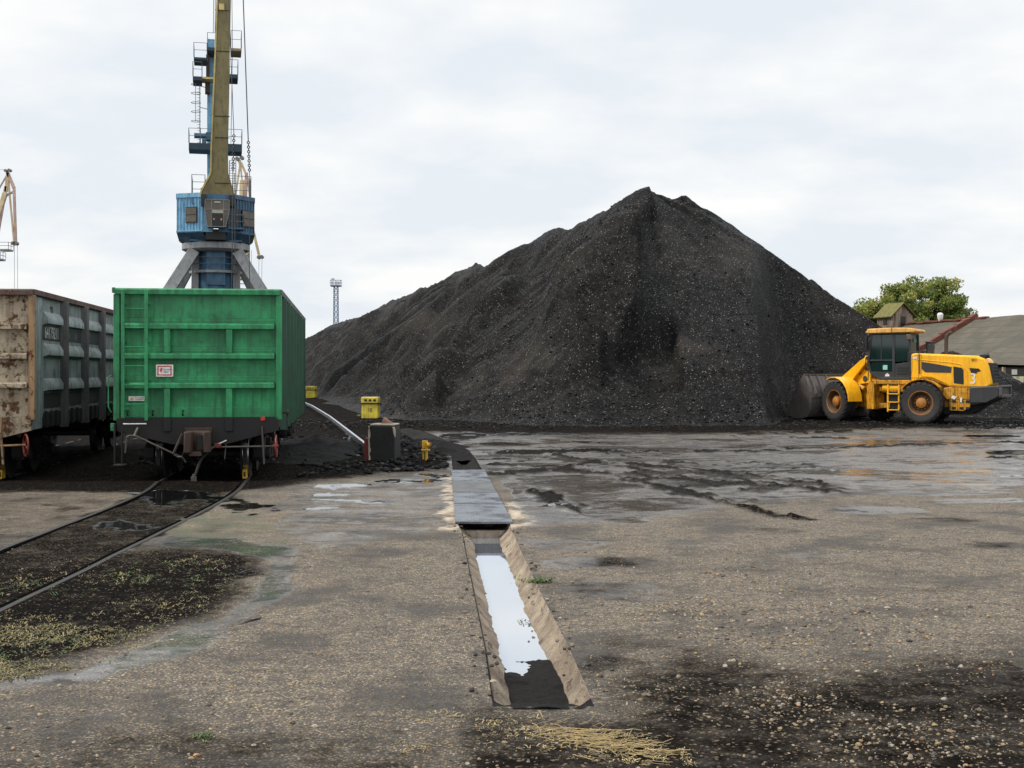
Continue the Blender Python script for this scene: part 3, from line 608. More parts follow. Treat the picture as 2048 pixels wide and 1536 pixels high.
# ------------------------------------------------------------------ tracks
def rail_strip(mb, pts, w=.058, h=.14, top=.0):
    for a, b in zip(pts[:-1], pts[1:]):
        mb.bar((a[0], a[1], a[2]-h/2+top), (b[0], b[1], b[2]-h/2+top), w, h)
def curve(pts, n=40):
    ys_ = [p[1] for p in pts]; out = []
    P_ = np.array(pts, float); t = np.linspace(0, len(pts)-1, n)
    for u in t:                                            # Catmull-Rom
        i = min(int(u), len(pts)-2); f = u-i; p0, p1, p2, p3 = P_[max(i-1, 0)], P_[i], P_[i+1], P_[min(i+2, len(pts)-1)]
        out.append(.5*((2*p1)+(-p0+p2)*f+(2*p0-5*p1+4*p2-p3)*f*f+(-p0+3*p1-3*p2+p3)*f**3))
    return out
ANG = R(7.33); TD = Vector((-math.sin(ANG), math.cos(ANG), 0)); TN = Vector((math.cos(ANG), math.sin(ANG), 0))
GW = Vector((-5.80, 23.3, -.10)); RW = Vector((-10.42, 23.2, -.10))
RAILMAT = paint('worn_rail', (.028,.024,.022), .6, .6, (.02,.014,.011), .45, (.05,.027,.017), 3, metal=.2)
GAPM = N('dark_gap').out((.004,.004,.004), .95, spec=.0)
def track(nm, lab, near_, base, far_n=130):
    t = thing(nm, lab, 'railway track')
    for s in (-.79, .79):
        pts = curve(near_[0 if s < 0 else 1] + [tuple(base + TN*s + TD*d) for d in (2.4, 6, 10)], 60)
        pts = [Vector(p) for p in pts] + [base + TN*s + TD*far_n]
        for p in pts[:-1]:
            if p[1] < 23: p.z = max(p.z, float(small_z(np.array([p.x]), np.array([p.y]))[0]))
        for i in range(1, len(pts)-2): pts[i].z = max(pts[i].z, (pts[i-1].z+pts[i+1].z)/2)
        m = MB(); rail_strip(m, [(p[0], p[1], p[2]+.006) for p in pts]); m.build('rail', RAILMAT, t)
        m = MB(); off = .062 if s < 0 else -.062
        rail_strip(m, [(p[0]+off, p[1], p[2]+.004) for p in pts[:-1] if p[1] < 23], .05, .1); m.build('flangeway', GAPM, t)
    return t
L1 = [(-6.9, 5, .0), G(-330, 1240), G(0, 1100), G(150, 1043), G(285, 986)]
L2 = [(-4.05, 5, .0), G(0, 1222), G(130, 1160), G(300, 1077), G(470, 986)]
track('railway_track', 'curving rails set in the yard running under the green wagon', (L1, L2), GW, 14)
track('railway_track', 'rails under the rusty grey wagon', ([(-13.6, 8, 0), (-12.6, 15, 0), (-11.6, 20.5, 0)], [(-11.9, 8, 0), (-10.95, 15, 0), (-10.0, 20.5, 0)]), RW)
BRIGHT = N('wet_rail_top').out((.62,.64,.68), .22, None, .9)
t = thing('railway_track', 'pale shining rail running from the concrete block past the wagon', 'railway track')
m = MB(); pr_ = [G(738, 905), G(700, 873), G(660, 840), G(625, 817), G(606, 808), G(560, 790)]
rail_strip(m, [(x, y, .16) for x, y, z in pr_], .075, .12); m.build('rail', BRIGHT, t)

# ------------------------------------------------------------------ wagons
def wagon(base, lab, kind):
    g = kind == 'green'
    END, BEAM, SIDE, STK, TOP = (GREEN, GREEN, GREEN_SHADED, GREEN_SHADED, GREEN) if g else (RUSTYEND, RUSTYEND, GREYPAINT, STAKE, RUSTYRAIL)
    POST = GREEN if g else TANEDGE; SIL = SILL if g else RUSTYEND
    t = thing('freight_wagon', lab, 'freight wagon', tuple(base), ANG, 'open freight wagons')
    W, L = (1.465 if g else 1.515), 12.75
    def part(name, mb, mat, par=t, bevel=.008): return mb.build(name, mat, par, bevel)
    # end wall with stepped bays
    m = MB(); prof = [(0.06,1.22),(.06,1.40),(.075,1.40),(.075,1.70),(.05,1.80),(.05,1.98),(.075,2.0),(.075,2.24),(.05,2.33),(.05,2.52),(.075,2.54),(.075,2.78),(.05,2.88),(.05,3.05),(.085,3.07),(.085,3.40),(.085,3.5),(.16,3.5),(.16,1.22)]
    m.prism(prof, -W+.02, W-.02, 'x'); ew = part('end_wall', m, END, bevel=.004)
    m = MB(); m.prism([(.03,1.85),(.06,1.845),(.06,1.99),(.03,1.985)], -W+.1, W-.1, 'x')
    for i, z in enumerate((2.905, 2.355, 1.812)):
        m = MB(); m.prism([(-.07,z-.052),(-.07,z+.03),(-.045,z+.052),(.08,z+.062),(.08,z-.06),(-.04,z-.06)], -W+.09, W-.08, 'x'); part('beam', m, BEAM)
        m = MB(); m.prism([(.045,z+.10),(.078,z+.16),(.078,z+.10)], -W+.09, W-.08, 'x'); part('ridge', m, BEAM, ew, 0)
    for s in (-1, 1):
        m = MB(); m.prism([(s*.56-.072,0.04),(s*.56-.055,-.055),(s*.56+.055,-.055),(s*.56+.072,.04)], 2.41, 2.85, 'z'); part('end_post', m, BEAM)
        m = MB(); m.prism([(s*.56-.072,0.04),(s*.56-.055,-.055),(s*.56+.055,-.055),(s*.56+.072,.04)], 1.22, 1.76, 'z'); lo = part('end_post', m, BEAM)
        m = MB(); m.box(s*.56-.07, s*.56+.07, -.052, .05, .96, 1.218); part('post_foot', m, SIL, lo)
        m = MB(); m.box(s*W-.055, s*W+.055, -.02, .10, 1.17, 3.49); part('corner_post', m, POST)
    m = MB(); m.prism([(-.07,3.485),(-.075,3.575),(-.05,3.60),(.13,3.60),(.13,3.485)], -W-.02, W+.02, 'x'); part('top_rail', m, TOP)
    if g:
        m = MB(); m.box(-W-.075, -W-.02, -.06, .06, 3.51, 3.61); part('lashing_bracket', m, GREEN)
    for s in (-1, 1):
        m = MB(); m.prism([(s*(W-.06),3.50),(s*(W+.05),3.50),(s*(W+.06),3.60),(s*(W-.06),3.61)], .05, L, 'y'); part('top_rail', m, RUSTYRAIL if not g else paintside)
    # end sill below
    m = MB(); m.prism([(-W,1.218),(W,1.218),(W+.0,.97),(.52,.72),(-.46,.72),(-W,.97)], -.02, .05, 'y'); part('end_sill', m, SIL)
    # sides
    pos = [2.63, 4.65, 6.6, 8.5, 10.5] if not g else [1.15, 2.75, 4.35, 5.95, 7.55, 9.15, 10.75]
    for s in (-1, 1):
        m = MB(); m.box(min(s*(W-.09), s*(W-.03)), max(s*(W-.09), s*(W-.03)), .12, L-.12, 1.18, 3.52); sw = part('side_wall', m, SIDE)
        if not g:
            for z in (2.98, 2.36, 1.68):                   # pressed ridges between the stakes
                m = MB(); edges = [.85]+pos+[L-.7]
                for a, b in zip(edges[:-1], edges[1:]):
                    x0 = s*(W-.032); x1 = s*(W+.075); a2, b2 = a+.16, b-.16
                    m.add([(x0,a2,z),(x0,b2,z),(x0,b2,z+.26),(x0,a2,z+.26),(x1-s*.03,a2+.06,z+.03),(x1-s*.03,b2-.06,z+.03),(x1-s*.03,b2-.06,z+.14),(x1-s*.03,a2+.06,z+.14)], [(0,1,5,4),(1,2,6,5),(2,3,7,6),(3,0,4,7),(4,5,6,7)])
                part('pressed_ridge', m, SIDE, sw, 0)
            m = MB(); m.box(min(s*(W-.02), s*(W+.0)), max(s*(W-.02), s*(W+.0)), .10, .80, .98, 3.49); part('corner_plate', m, SIDE)
            m = MB()
            for a, b in zip(([.85]+pos)[:3], pos[:3]): m.box(min(s*(W-.03), s*(W-.024)), max(s*(W-.03), s*(W-.024)), a+.2, b-.2, 2.70, 2.96) if a > 1 else m.box(min(s*(W-.03), s*(W-.024)), max(s*(W-.03), s*(W-.024)), a+.05, b-.14, 2.68, 2.97)
            part('number_panel', m, DARKBAND, sw, 0)
            m = MB()
            for a, b in zip(([.85]+pos), pos+[L-.7]): m.box(min(s*(W-.03), s*(W-.02)), max(s*(W-.03), s*(W-.02)), a+.2, b-.2, 1.36, 1.64)
            part('data_panel', m, DARKBAND, sw, 0)
            m = MB()
            for a, b in zip(([.85]+pos), pos+[L-.7]):
                for q_ in range(3): y0 = a+.25+q_*(b-a-.5)/3; m.box(min(s*(W-.05), s*(W+.03)), max(s*(W-.05), s*(W+.03)), y0, y0+.12, .98, 1.30)
                m.box(min(s*(W-.06), s*(W-.01)), max(s*(W-.06), s*(W-.01)), a+.14, b-.14, 1.0, 1.27)
            part('hatch_gear', m, SOOT)
        else:
            if s > 0:
                m = MB(); m.box(W-.03, W-.024, .16, 1.02, 1.3, 3.44); part('data_panel', m, DARKBAND, sw, 0)
        for y in pos:
            m = MB(); w2 = .15 if not g else .10
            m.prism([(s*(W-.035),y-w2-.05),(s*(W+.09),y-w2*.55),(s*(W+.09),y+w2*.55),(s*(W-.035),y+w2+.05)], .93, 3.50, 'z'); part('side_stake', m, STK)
        m = MB(); m.box(min(s*(W-.2), s*(W-.02)), max(s*(W-.2), s*(W-.02)), .1, L-.1, 1.0, 1.19); part('side_sill', m, SOOT)
        m = MB(); m.bar((s*(W+.0), L-.02, 1.0), (s*(W+.0), L-.02, 3.5), .1); part('corner_post', m, SIDE)
    m = MB(); m.box(-W+.04, W-.04, .17, L-.17, 1.2, 1.26); m.box(-W+.1, W-.1, L-.12, L-.02, 1.2, 3.5); part('floor', m, SOOT)
    m = MB(); m.box(-.28, .28, .1, L-.1, .74, 1.18); part('centre_sill', m, SOOT)
    # running gear
    for yb in (2.03, L-2.03):
        bg = MB()
        for s in (-1, 1):
            x = s*1.02
            bg.prism([(yb-1.18,.62),(yb-1.0,.66),(yb-.45,.78),(yb+.45,.78),(yb+1.0,.66),(yb+1.18,.62),(yb+1.18,.42),(yb+.85,.40),(yb+.4,.30),(yb-.4,.30),(yb-.85,.40),(yb-1.18,.42)], x-.09, x+.09, 'x')
        bg.box(-1.2, 1.2, yb-.2, yb+.2, .52, .74)
        b = part('bogie', bg, SOOT)
        for s in (-1, 1):
            for dy in (-.16, .16):
                m = MB(); m.tube([(s*1.16+.07*math.cos(k*.7), yb+dy+.07*math.sin(k*.7), .34+k*.0055) for k in range(56)], .016, 5); m.build('spring', SOOT, b)
        for dy in (-.925, .925):
            m = MB(); m.cyl((-1.1, yb+dy, .475), (1.1, yb+dy, .475), .075, n=12); ax_ = part('axle', m, SOOT, t, 0)
            for s in (-1, 1):
                m = MB(); m.lathe([(.05,-.05),(.33,-.03),(.40,-.065),(.475,-.065),(.48,.06),(.515,.07),(.515,.095),(.40,.09),(.33,.03),(.05,.06)], (s*.80, yb+dy, .478), (-s,0,0), 40)
                wh = part('wheel', m, SOOT, t, 0)
                m = MB(); m.lathe([(.478,-.060),(.4815,-.058),(.4835,.055),(.478,.058)], (s*.80, yb+dy, .478), (-s,0,0), 40); m.build('tread', STEEL, wh)
                m = MB(); m.box(s*1.02-.12, s*1.02+.12, yb+dy-.14, yb+dy+.14, .36, .62); m.cyl((s*1.12, yb+dy, .475),(s*1.24, yb+dy, .475), .11, n=14); part('axle_box', m, SOOT, t)
        for s in (-1, 1):
            for dy in (-1.5, 1.5): m = MB(); m.box(s*.80-.04, s*.80+.04, yb+dy*.98-.05, yb+dy*.98+.03, .3, .62); part('brake_shoe', m, SOOT)
    # coupler
    CR = paint('coupler_rust', (.05,.027,.018), .75, .4, (.02,.015,.012), .35, (.10,.04,.02), 4)
    cp = MB(); cp.prism([(-.20,-.05),(.20,-.05),(.27,-.35),(.275,-.55),(.16,-.62),(.13,-.46),(-.02,-.40),(-.06,-.66),(-.16,-.72),(-.20,-.5)], .60, .98, 'z'); co_ = part('coupler', cp, CR, t, .02)
    m = MB(); m.box(-.24, .25, -.06, .0, .93, 1.03); part('coupler_guard', m, CR, co_); m = MB(); m.box(-.10, .12, -.60, -.40, .54, .62); part('lock_lifter', m, CR, co_)
    m = MB(); m.prism([(.05,-.60),(.24,-.57),(.22,-.55),(.05,-.58)], .66, .92, 'z'); part('lock', m, SOOT, co_, 0)
    return t, part, W, L, pos, SIDE
paintside = paint('sooty_top_rail', (.16,.17,.165), .5, .5, (.03,.04,.035), .1)
gw, part, W, L, pos, _ = wagon(GW, 'bright green open freight wagon with a ladder on its end', 'green')
# ladder
m = MB(); m.box(-1.36,-1.30,-.15,-.11,1.22,3.56); m.box(-1.31,-1.30,-.11,.05,1.9,1.94); lad = part('ladder', m, GREEN, gw, .004)
m = MB(); m.box(-.945,-.885,-.15,-.11,1.17,3.56); m.build('ladder_rail', GREEN, lad, .004)
for z in (3.22,2.87,2.52,2.17,1.82,1.47,1.11):
    m = MB(); m.cyl((-1.33,-.12,z),(-.915,-.12,z),.012,n=8); m.build('rung', GREEN if z > 1.2 else SIGNWHITE, lad)
m = MB()
for x in (-1.33, -.915):
    for z in (3.3, 2.6, 1.9, 1.35): m.box(x-.02, x+.02, -.12, .08, z-.015, z+.015)
m.build('ladder_bracket', GREEN, lad)
# signs
s_ = MB().box(-.76,-.455,-.012,.065,1.975,2.195).build('warning_sign', SIGNWHITE, gw)
m = MB()
for a in ((-.735,-.48,2.155,2.175),(-.735,-.48,1.995,2.015),(-.735,-.715,2.015,2.155),(-.50,-.48,2.015,2.155)): m.box(a[0],a[1],-.016,-.012,a[2],a[3])
m.build('sign_border', RED, s_)
m = MB(); m.prism([(-.67,2.145),(-.645,2.135),(-.665,2.09),(-.645,2.09),(-.675,2.035),(-.672,2.075),(-.695,2.075)], -.017, -.012, 'y'); m.build('lightning_mark', RED, s_)
for k, (tx, z) in enumerate((('НЕ ВЛЕЗАЙ', 2.105), ('УБЬЁТ', 2.06))): text('lettering', tx, .032, Matrix.Translation((-.575,-.014,z)) @ FRONT, BLACK, s_)
s2 = MB().box(-1.255,-.955,.02,.055,1.53,1.612).build('caution_label', SIGNWHITE, gw)
MB().prism([(-1.235,1.545),(-1.155,1.545),(-1.195,1.60)], .014, .02, 'y').build('warning_triangle', ORANGE, s2)
for tx, z in (('ОСТОРОЖНО', 1.585), ('НАПРЯЖЕНИЕ', 1.555)): text('lettering', tx, .026, Matrix.Translation((-1.055,.018,z)) @ FRONT, BLACK, s2, sx=.9)
MB().box(1.135,1.215,-.035,-.02,1.155,1.225).build('red_reflector', RED, gw, .004)
for x in (-1.27, -.82, -.28, .53):
    m = MB(); m.tube([(x,.06,1.35),(x,-.02,1.34),(x,-.03,1.29),(x,.0,1.26),(x,.06,1.26)], .014, 6); part('rope_hook', m, SOOT, gw, 0)
# dents in the paint shown as small pressed cups
for x, z in ((.31,3.08),(-.70,3.05),(-.28,2.98),(1.2,3.28)):
    m = MB(); m.lathe([(.0,.012),(.012,.0),(.03,-.004),(.05,.002)], (x,.08,z), (0,-1,0), 12); part('dent', m, GREEN, gw, 0)
# brake gear on the end
ROD = paint('oily_rod', (.075,.062,.052), .5, .5, (.03,.025,.02), .3)
m = MB(); m.tube([(-1.29,-.12,.58),(-1.26,-.14,.87),(-1.20,-.16,.90),(-1.08,-.16,.885),(-.25,-.18,.48),(-.20,-.18,.40)], .018, 8); lev = part('uncoupling_lever', m, ROD, gw, 0)
m = MB(); m.bar((-1.13,-.14,.88),(-1.08,-.02,1.03),.04); m.bar((-.43,-.18,.56),(-.28,-.1,.93),.05,.03); part('lever_bracket', m, ROD, lev, 0)
m = MB(); m.tube([(-.43,-.18,.55),(-.34,-.2,.50),(-.26,-.24,.52),(-.22,-.3,.62),(-.20,-.35,.72)], .009, 6); m.build('release_chain', ROD, lev)
HOSE = flat('hose_rubber', (.02,.02,.02), .6)
hp = curve([(.33,-.12,.70),(.24,-.24,.64),(.08,-.32,.45),(.0,-.36,.22),(-.04,-.36,.10)], 14)
m = MB(); m.tube([tuple(p) for p in hp], .026, 8); hs = part('brake_hose', m, HOSE, gw, 0)
m = MB(); m.box(-.085,.01,-.40,-.31,-.02,.16); m.cyl((-.03,-.36,.13),(-.03,-.36,.2),.035,n=10); m.build('hose_coupling', ROD, hs, .008)
m = MB(); m.box(.31,.40,-.16,-.06,.66,.74); m.cyl((.3,-.11,.70),(.42,-.11,.70),.05,n=10); vv = part('brake_cock', m, REDRUST, gw)
m = MB(); m.bar((.36,-.12,.73),(.52,-.14,.80),.02); m.build('cock_handle', SIGNWHITE, vv)
m = MB(); m.torus((1.42,-.05,.68), (1,0,0), .20, .017, 28, 8); hw = part('handbrake_wheel', m, REDRUST, gw, 0)
m = MB()
for k in range(4): a = k*math.pi/2+.4; m.cyl((1.42,-.05,.68),(1.42,-.05+.2*math.cos(a),.68+.2*math.sin(a)),.012,n=6)
m.cyl((1.36,-.05,.68),(1.46,-.05,.68),.035,n=10); m.build('spoke', REDRUST, hw)
m = MB(); m.cyl((.35,-.05,.67),(1.38,-.05,.68),.018,n=8); m.bar((1.16,-.05,1.05),(1.2,-.05,.35),.06,.03); part('handbrake_shaft', m, ROD, gw, 0)
m = MB(); m.bar((.50,-.02,.72),(.48,-.02,.45),.02); part('pipe_bracket', m, ROD, gw, 0)
m = MB(); m.box(-1.50,-1.47,-.1,-.05,.35,1.12); m.box(-1.37,-1.34,-.1,-.05,.35,1.0); m.box(-1.50,-1.30,-.16,.1,.34,.37); part('footstep', m, SOOT, gw)
m = MB(); m.box(-1.565,-1.49,-.05,.0,.98,1.12); m.cyl((-1.53,-.06,1.05),(-1.53,-.05,1.05),.02,n=8); part('tail_bracket', m, GREEN, gw)
m = MB(); m.tube([(-1.56,-.02,2.0),(-1.60,-.06,1.95),(-1.60,-.06,1.42),(-1.555,-.02,1.32)], .012, 6); part('grab_handle', m, GREEN, gw, 0)
m = MB(); m.cyl((W+.02,.75,1.28),(W+.16,.7,1.28),.018,n=8); m.bar((W+.12,.7,1.28),(W+.12,.7,.95),.03); m.torus((W+.13,.7,1.28),(1,0,0),.05,.012,12,6); part('hatch_lever', m, ROD, gw, 0)
SIDEM = lambda x, y, z: Matrix.Translation((x, y, z)) @ Matrix.Rotation(R(90), 4, 'Z') @ FRONT
def strokes(n, y, z, h, mt, par, seed):                     # rows of worn, unreadable stencil strokes
    r = random.Random(seed); m = MB(); y0 = y
    for i in range(n):
        m.box(W-.0235, W-.021, y0, y0+h*.14, z, z+h*r.uniform(.7, 1)); m.box(W-.0235, W-.021, y0, y0+h*.42, z+h*r.choice((0,.4,.8)), z+h*r.choice((0,.4,.8))+h*.12) ; y0 += h*.62
    m.build('stencil_marks', mt, par, smooth=0)
for n_, y, z, h_, sd in ((3, .40, 2.5, .24, 1), (4, .36, 2.25, .10, 2), (5, .30, 1.9, .07, 3), (5, .30, 1.78, .07, 4), (2, .5, 3.0, .12, 5)): strokes(n_, y, z, h_, DIMMARK, gw, sd)

rw, part, W, L, pos, _ = wagon(RW, 'rusty grey open freight wagon with pressed side panels', 'grey')
text('wagon_number', '64179211', .34, SIDEM(W-.020, 1.70, 2.82), WHITEMARK, rw, sx=.86)
text('lettering', '21', .17, SIDEM(W-.021, 1.9, 2.06), DIMMARK, rw)
for n_, y, z, h_, mt, sd in ((2,1.6,3.22,.17,DARKBAND,11),(2,3.2,2.77,.10,DIMMARK,12),(2,3.85,2.76,.12,DIMMARK,13),(3,5.25,2.86,.10,DIMMARK,14),(3,5.25,2.73,.10,DIMMARK,15),(4,1.6,1.52,.10,DIMMARK,16),(3,1.6,1.40,.10,DIMMARK,17),(4,3.3,1.46,.13,DIMMARK,18)): strokes(n_, y, z, h_, mt, rw, sd)
m = MB(); m.torus((1.42,-.05,.70), (1,.5,0), .20, .017, 24, 8); hw = part('handbrake_wheel', m, REDRUST, rw, 0)
m = MB()
for k in range(4): a = k*math.pi/2+.4; m.cyl((1.42,-.05,.70),(1.42-.09*math.cos(a),-.05+.18*math.cos(a),.70+.2*math.sin(a)),.012,n=6)
m.build('spoke', REDRUST, hw)
m = MB(); m.cyl((-.1,-.05,.66),(1.42,-.05,.71),.02,n=8); m.bar((.98,-.05,.95),(1.02,-.05,.35),.06,.03); part('handbrake_shaft', m, TANEDGE, rw, 0)
m = MB(); m.prism([(.83,.93),(.86,1.22),(1.02,1.22),(1.0,.93)], -.12, -.03, 'y'); part('lamp_bracket', m, TANEDGE, rw)
MB().box(.62,.71,-.04,-.02,1.22,1.31).build('white_reflector', SIGNWHITE, rw, .004)
for ob, x in ((gw, .79), (rw, .79)):                        # yellow wheel chocks under the leading wheels
    p = Vector(ob.location) + TN*x + TD*.62
    t = thing('wheel_chock', 'small yellow chock under the front wheel of the %s wagon' % ('green' if ob is gw else 'rusty grey'), 'wheel chock', (p.x, p.y, -.09), ANG, 'yellow wheel chocks')
    m = MB(); m.prism([(-.03,.02),(.24,.02),(.24,.05),(.04,.19),(-.03,.19)], -.04, .04, 'x'); m.build('wedge', VALVE, t, .006)
    m = MB(); m.box(-.02,.02,-.036,-.028,.06,.15); m.build('slot', BLACK, t)
# ------------------------------------------------------------------ wheel loader (x forward, y to its left, z up; origin under the steering joint)
LD = thing('wheel_loader', 'yellow articulated wheel loader marked 3 with a dark bucket against the coal', 'wheel loader', (14.82, 49.9, 0), R(150))
def lp(name, m, mat, par=LD, bevel=.02, smooth=35): return m.build(name, mat, par, bevel, smooth)
FT = Matrix.Rotation(R(-36), 4, 'Z')                        # the front half is steered to its right
RIMDARK = paint('grimy_rim', (.085,.042,.018), .7, .7, (.015,.012,.01), .3, scale=3, streak=False)
def wheel(x, y, T, nm='wheel'):
    s = 1 if y > 0 else -1; o = (x, y, .79); d = (0, s, 0)
    m = MB(); m.T = T; m.lathe([(.44,-.20),(.60,-.25),(.70,-.27),(.745,-.26),(.765,-.18),(.77,0),(.765,.18),(.745,.26),(.70,.27),(.60,.25),(.44,.20)], o, d, 48); ty = lp('tyre', m, RUBBER, None, 0); 
    m = MB(); m.T = T
    for k in range(22):
        for h in (-1, 1):
            a0 = 2*math.pi*(k+(.5 if h > 0 else 0))/22
            def pt(a, r_, yy): return (x+r_*math.cos(a), y+s*yy, .79+r_*math.sin(a))
            da = .085; sk = .20
            e = [(a0-da, .015*h), (a0+da, .015*h), (a0+da+sk, .255*h), (a0-da+sk, .255*h)]
            v = [pt(a, .755, yy) for a, yy in e] + [pt(a, .80, yy) for a, yy in e]
            i, j = pt(a0-da+sk+.02, .70, .285*h), pt(a0+da+sk-.02, .70, .285*h)
            m.add(v+[i, j], [(4,5,6,7),(0,1,5,4),(1,2,6,5),(3,0,4,7),(7,6,9,8)])
    ld = lp('tread_lug', m, RUBBER, None, 0, 20)
    m = MB(); m.T = T; m.lathe([(.46,.245),(.60,.272),(.69,.272),(.70,.262)], o, d, 48); sw = lp('sidewall', m, TYREWALL, None, 0)
    m = MB(); m.T = T; m.lathe([(.02,.02),(.20,.02),(.20,.04),(.33,.02),(.36,.16),(.40,.215),(.455,.24),(.455,.19),(.44,.0),(.02,-.1)], o, d, 40); rim = lp('rim', m, RIMDARK, None, 0)
    m = MB(); m.T = T; m.lathe([(.0,.20),(.10,.20),(.115,.19),(.185,.17),(.20,.14),(.21,.02)], o, d, 28)
    for k in range(12): a = 2*math.pi*k/12; m.cyl((x+.255*math.cos(a), y+s*.03, .79+.255*math.sin(a)), (x+.255*math.cos(a), y+s*.07, .79+.255*math.sin(a)), .022, n=6)
    hub = lp('hub', m, RIMORANGE, None, 0)
    m = MB(); m.T = T; m.torus((x, y+s*.235, .79), d, .455, .016, 40, 6); rr = lp('lock_ring', m, RIMORANGE, None, 0)
    ty.name = nm; ty.parent = LD
    for c in (ld, sw, rim, hub, rr): c.parent = ty
    return ty
for y in (1.05, -1.05): wheel(-1.6, y, Matrix.Identity(4)); wheel(1.6, y, FT)
# rear frame and engine hood
m = MB(); m.prism([(-.25,.62),(-.25,1.45),(-1.0,1.58),(-3.1,1.58),(-3.5,1.35),(-3.45,.85),(-2.6,.62),(-2.4,.50),(-.6,.50)], -.52, .52, 'y'); m.box(-.25,.22,-.30,.30,.55,.75); m.box(-.25,.2,-.30,.30,1.2,1.38); lp('rear_frame', m, YELLOWDIRTY)
m = MB(); m.cyl((0,0,.5),(0,0,1.45),.11,n=14); lp('steering_pin', m, SOOT, bevel=0)
m = MB(); m.cyl((-1.6,-.9,.79),(-1.6,.9,.79),.2,n=16); lp('rear_axle', m, SOOT, bevel=0)
hood = [(-1.12,1.50),(-1.12,2.66),(-1.3,2.70),(-3.55,2.58),(-3.86,2.46),(-3.98,2.2),(-4.12,1.52),(-3.9,1.36),(-2.55,1.40),(-2.25,1.56),(-1.9,1.72),(-1.55,1.74)]
m = MB(); m.prism(hood, -.78, .78, 'y'); hd = lp('engine_hood', m, YELLOW, bevel=.07)
def side(name, poly, y, mat, par, th=.012):
    m = MB(); m.prism(poly, y, y+th, 'y'); return lp(name, m, mat, par, 0)
for s in (1, -1):
    y = .781 if s > 0 else -.793
    a = side('side_vent', [(-1.53,2.36),(-1.53,2.10),(-1.66,1.96),(-2.62,1.94),(-2.64,2.16),(-2.1,2.27)], y, DARKGREY, hd)
    a = side('side_vent', [(-2.70,2.18),(-3.0,2.13),(-3.07,2.05),(-3.08,1.50),(-2.72,1.55)], y, BLACK, hd)
    a = side('side_vent', [(-3.28,2.12),(-3.62,2.10),(-3.70,2.0),(-3.55,1.97),(-3.56,1.92),(-3.36,1.91)], y, BLACK, hd)
    m = MB(); m.tube([(-1.35,y+.006,2.45),(-2.6,y+.006,2.33),(-3.0,y+.006,2.25),(-3.2,y+.006,2.0),(-3.22,y+.006,1.5)], .016, 6); lp('pressed_line', m, YELLOW, hd, 0)
    m = MB(); m.tube([(-1.14,y+.005,1.95-.2),(-1.55,y+.005,1.74),(-1.9,y+.005,1.70),(-2.3,y+.005,1.53),(-2.6,y+.005,1.42),(-3.9,y+.005,1.38)], .012, 6); lp('hood_seam', m, YELLOWDIRTY, hd, 0)
    m = MB(); m.box(-1.425,-1.415,y-.001,y+.0135,1.74,2.62); lp('panel_gap', m, BLACK, hd, 0)
LB = lambda x, y, z: Matrix.Translation((x, y, z)) @ Matrix.Rotation(R(180), 4, 'Z') @ FRONT
text('fleet_number', '3', .58, LB(-3.42, .795, 1.70), SIGNWHITE, hd, .004, .85)
text('lettering', 'SD', .12, LB(-3.45, .795, 2.42), BLACK, hd, .003, 1.4)
side('white_label', [(-1.2,2.48),(-1.36,2.48),(-1.36,2.56),(-1.2,2.56)], .785, SIGNWHITE, hd)
side('white_label', [(-2.62,.98),(-2.75,.92),(-2.82,1.02),(-2.69,1.08)], .79, SIGNWHITE, LD); side('white_label', [(-2.95,.82),(-3.02,.82),(-3.02,1.0),(-2.95,1.0)], .79, SIGNWHITE, LD)
# rear grille
e1, e2 = Vector((-4.0,0,2.30)), Vector((-4.15,0,1.56)); gd = (e2-e1)
m = MB(); m.prism([(-3.93,2.32),(-4.03,2.30),(-4.165,1.56),(-4.06,1.54)], -.70, .70, 'y'); gr = lp('grille', m, BLACK, LD, .01)
m = MB()
for k in range(7): p = e1+gd*(k/6.0); m.bar((p.x-.035,-.68,p.z),(p.x-.035,.68,p.z),.022)
for k in range(7): yy = -.66+1.32*k/6; m.bar((e1.x-.035,yy,e1.z),(e2.x-.035,yy,e2.z),.022)
lp('grille_bar', m, DARKGREY, gr, 0)
m = MB(); m.box(-3.86,-3.62,.35,.65,2.5,2.62); m.cyl((-3.72,.5,2.55),(-3.95,.5,2.6),.10,n=12); lp('rear_lamp', m, BLACK, LD, .01)
# lower rear body and counterweight
m = MB(); m.prism([(-2.35,1.36),(-2.55,1.40),(-3.45,1.38),(-3.45,.92),(-2.45,.92),(-2.3,1.1)], -.785, .785, 'y'); lp('lower_panel', m, YELLOWDIRTY, bevel=.03)
m = MB(); m.prism([(-2.55,.92),(-3.35,.92),(-3.3,.62),(-3.05,.48),(-2.55,.50)], .50, .78, 'y'); st_ = lp('access_step', m, YELLOWDIRTY, LD, .02)
for x in (-2.72, -3.0, -3.22):
    for z in (.60, .86): m = MB(); m.box(x-.07, x+.07, .77, .80, z-.045, z+.045); lp('step_opening', m, BLACK, st_, 0)
m = MB(); m.prism([(-3.35,1.42),(-4.30,1.46),(-4.42,1.40),(-4.42,1.05),(-3.95,.80),(-3.35,.78)], -1.18, 1.18, 'y'); cw = lp('counterweight', m, DARKGREY, LD, .05)
m = MB(); m.box(-4.50,-4.40,-1.22,1.22,1.02,1.12); m.box(-4.50,-4.40,-1.22,-1.1,1.02,1.45); m.box(-4.50,-4.40,1.1,1.22,1.02,1.45); m.box(-4.50,-4.40,-1.22,1.22,1.40,1.47); lp('bumper_rail', m, BUCKET, cw, .01)
m = MB(); m.prism([(-2.3,.62),(-3.95,.80),(-3.3,.35),(-2.3,.35)], -.6, .6, 'y'); lp('belly_plate', m, SOOT)
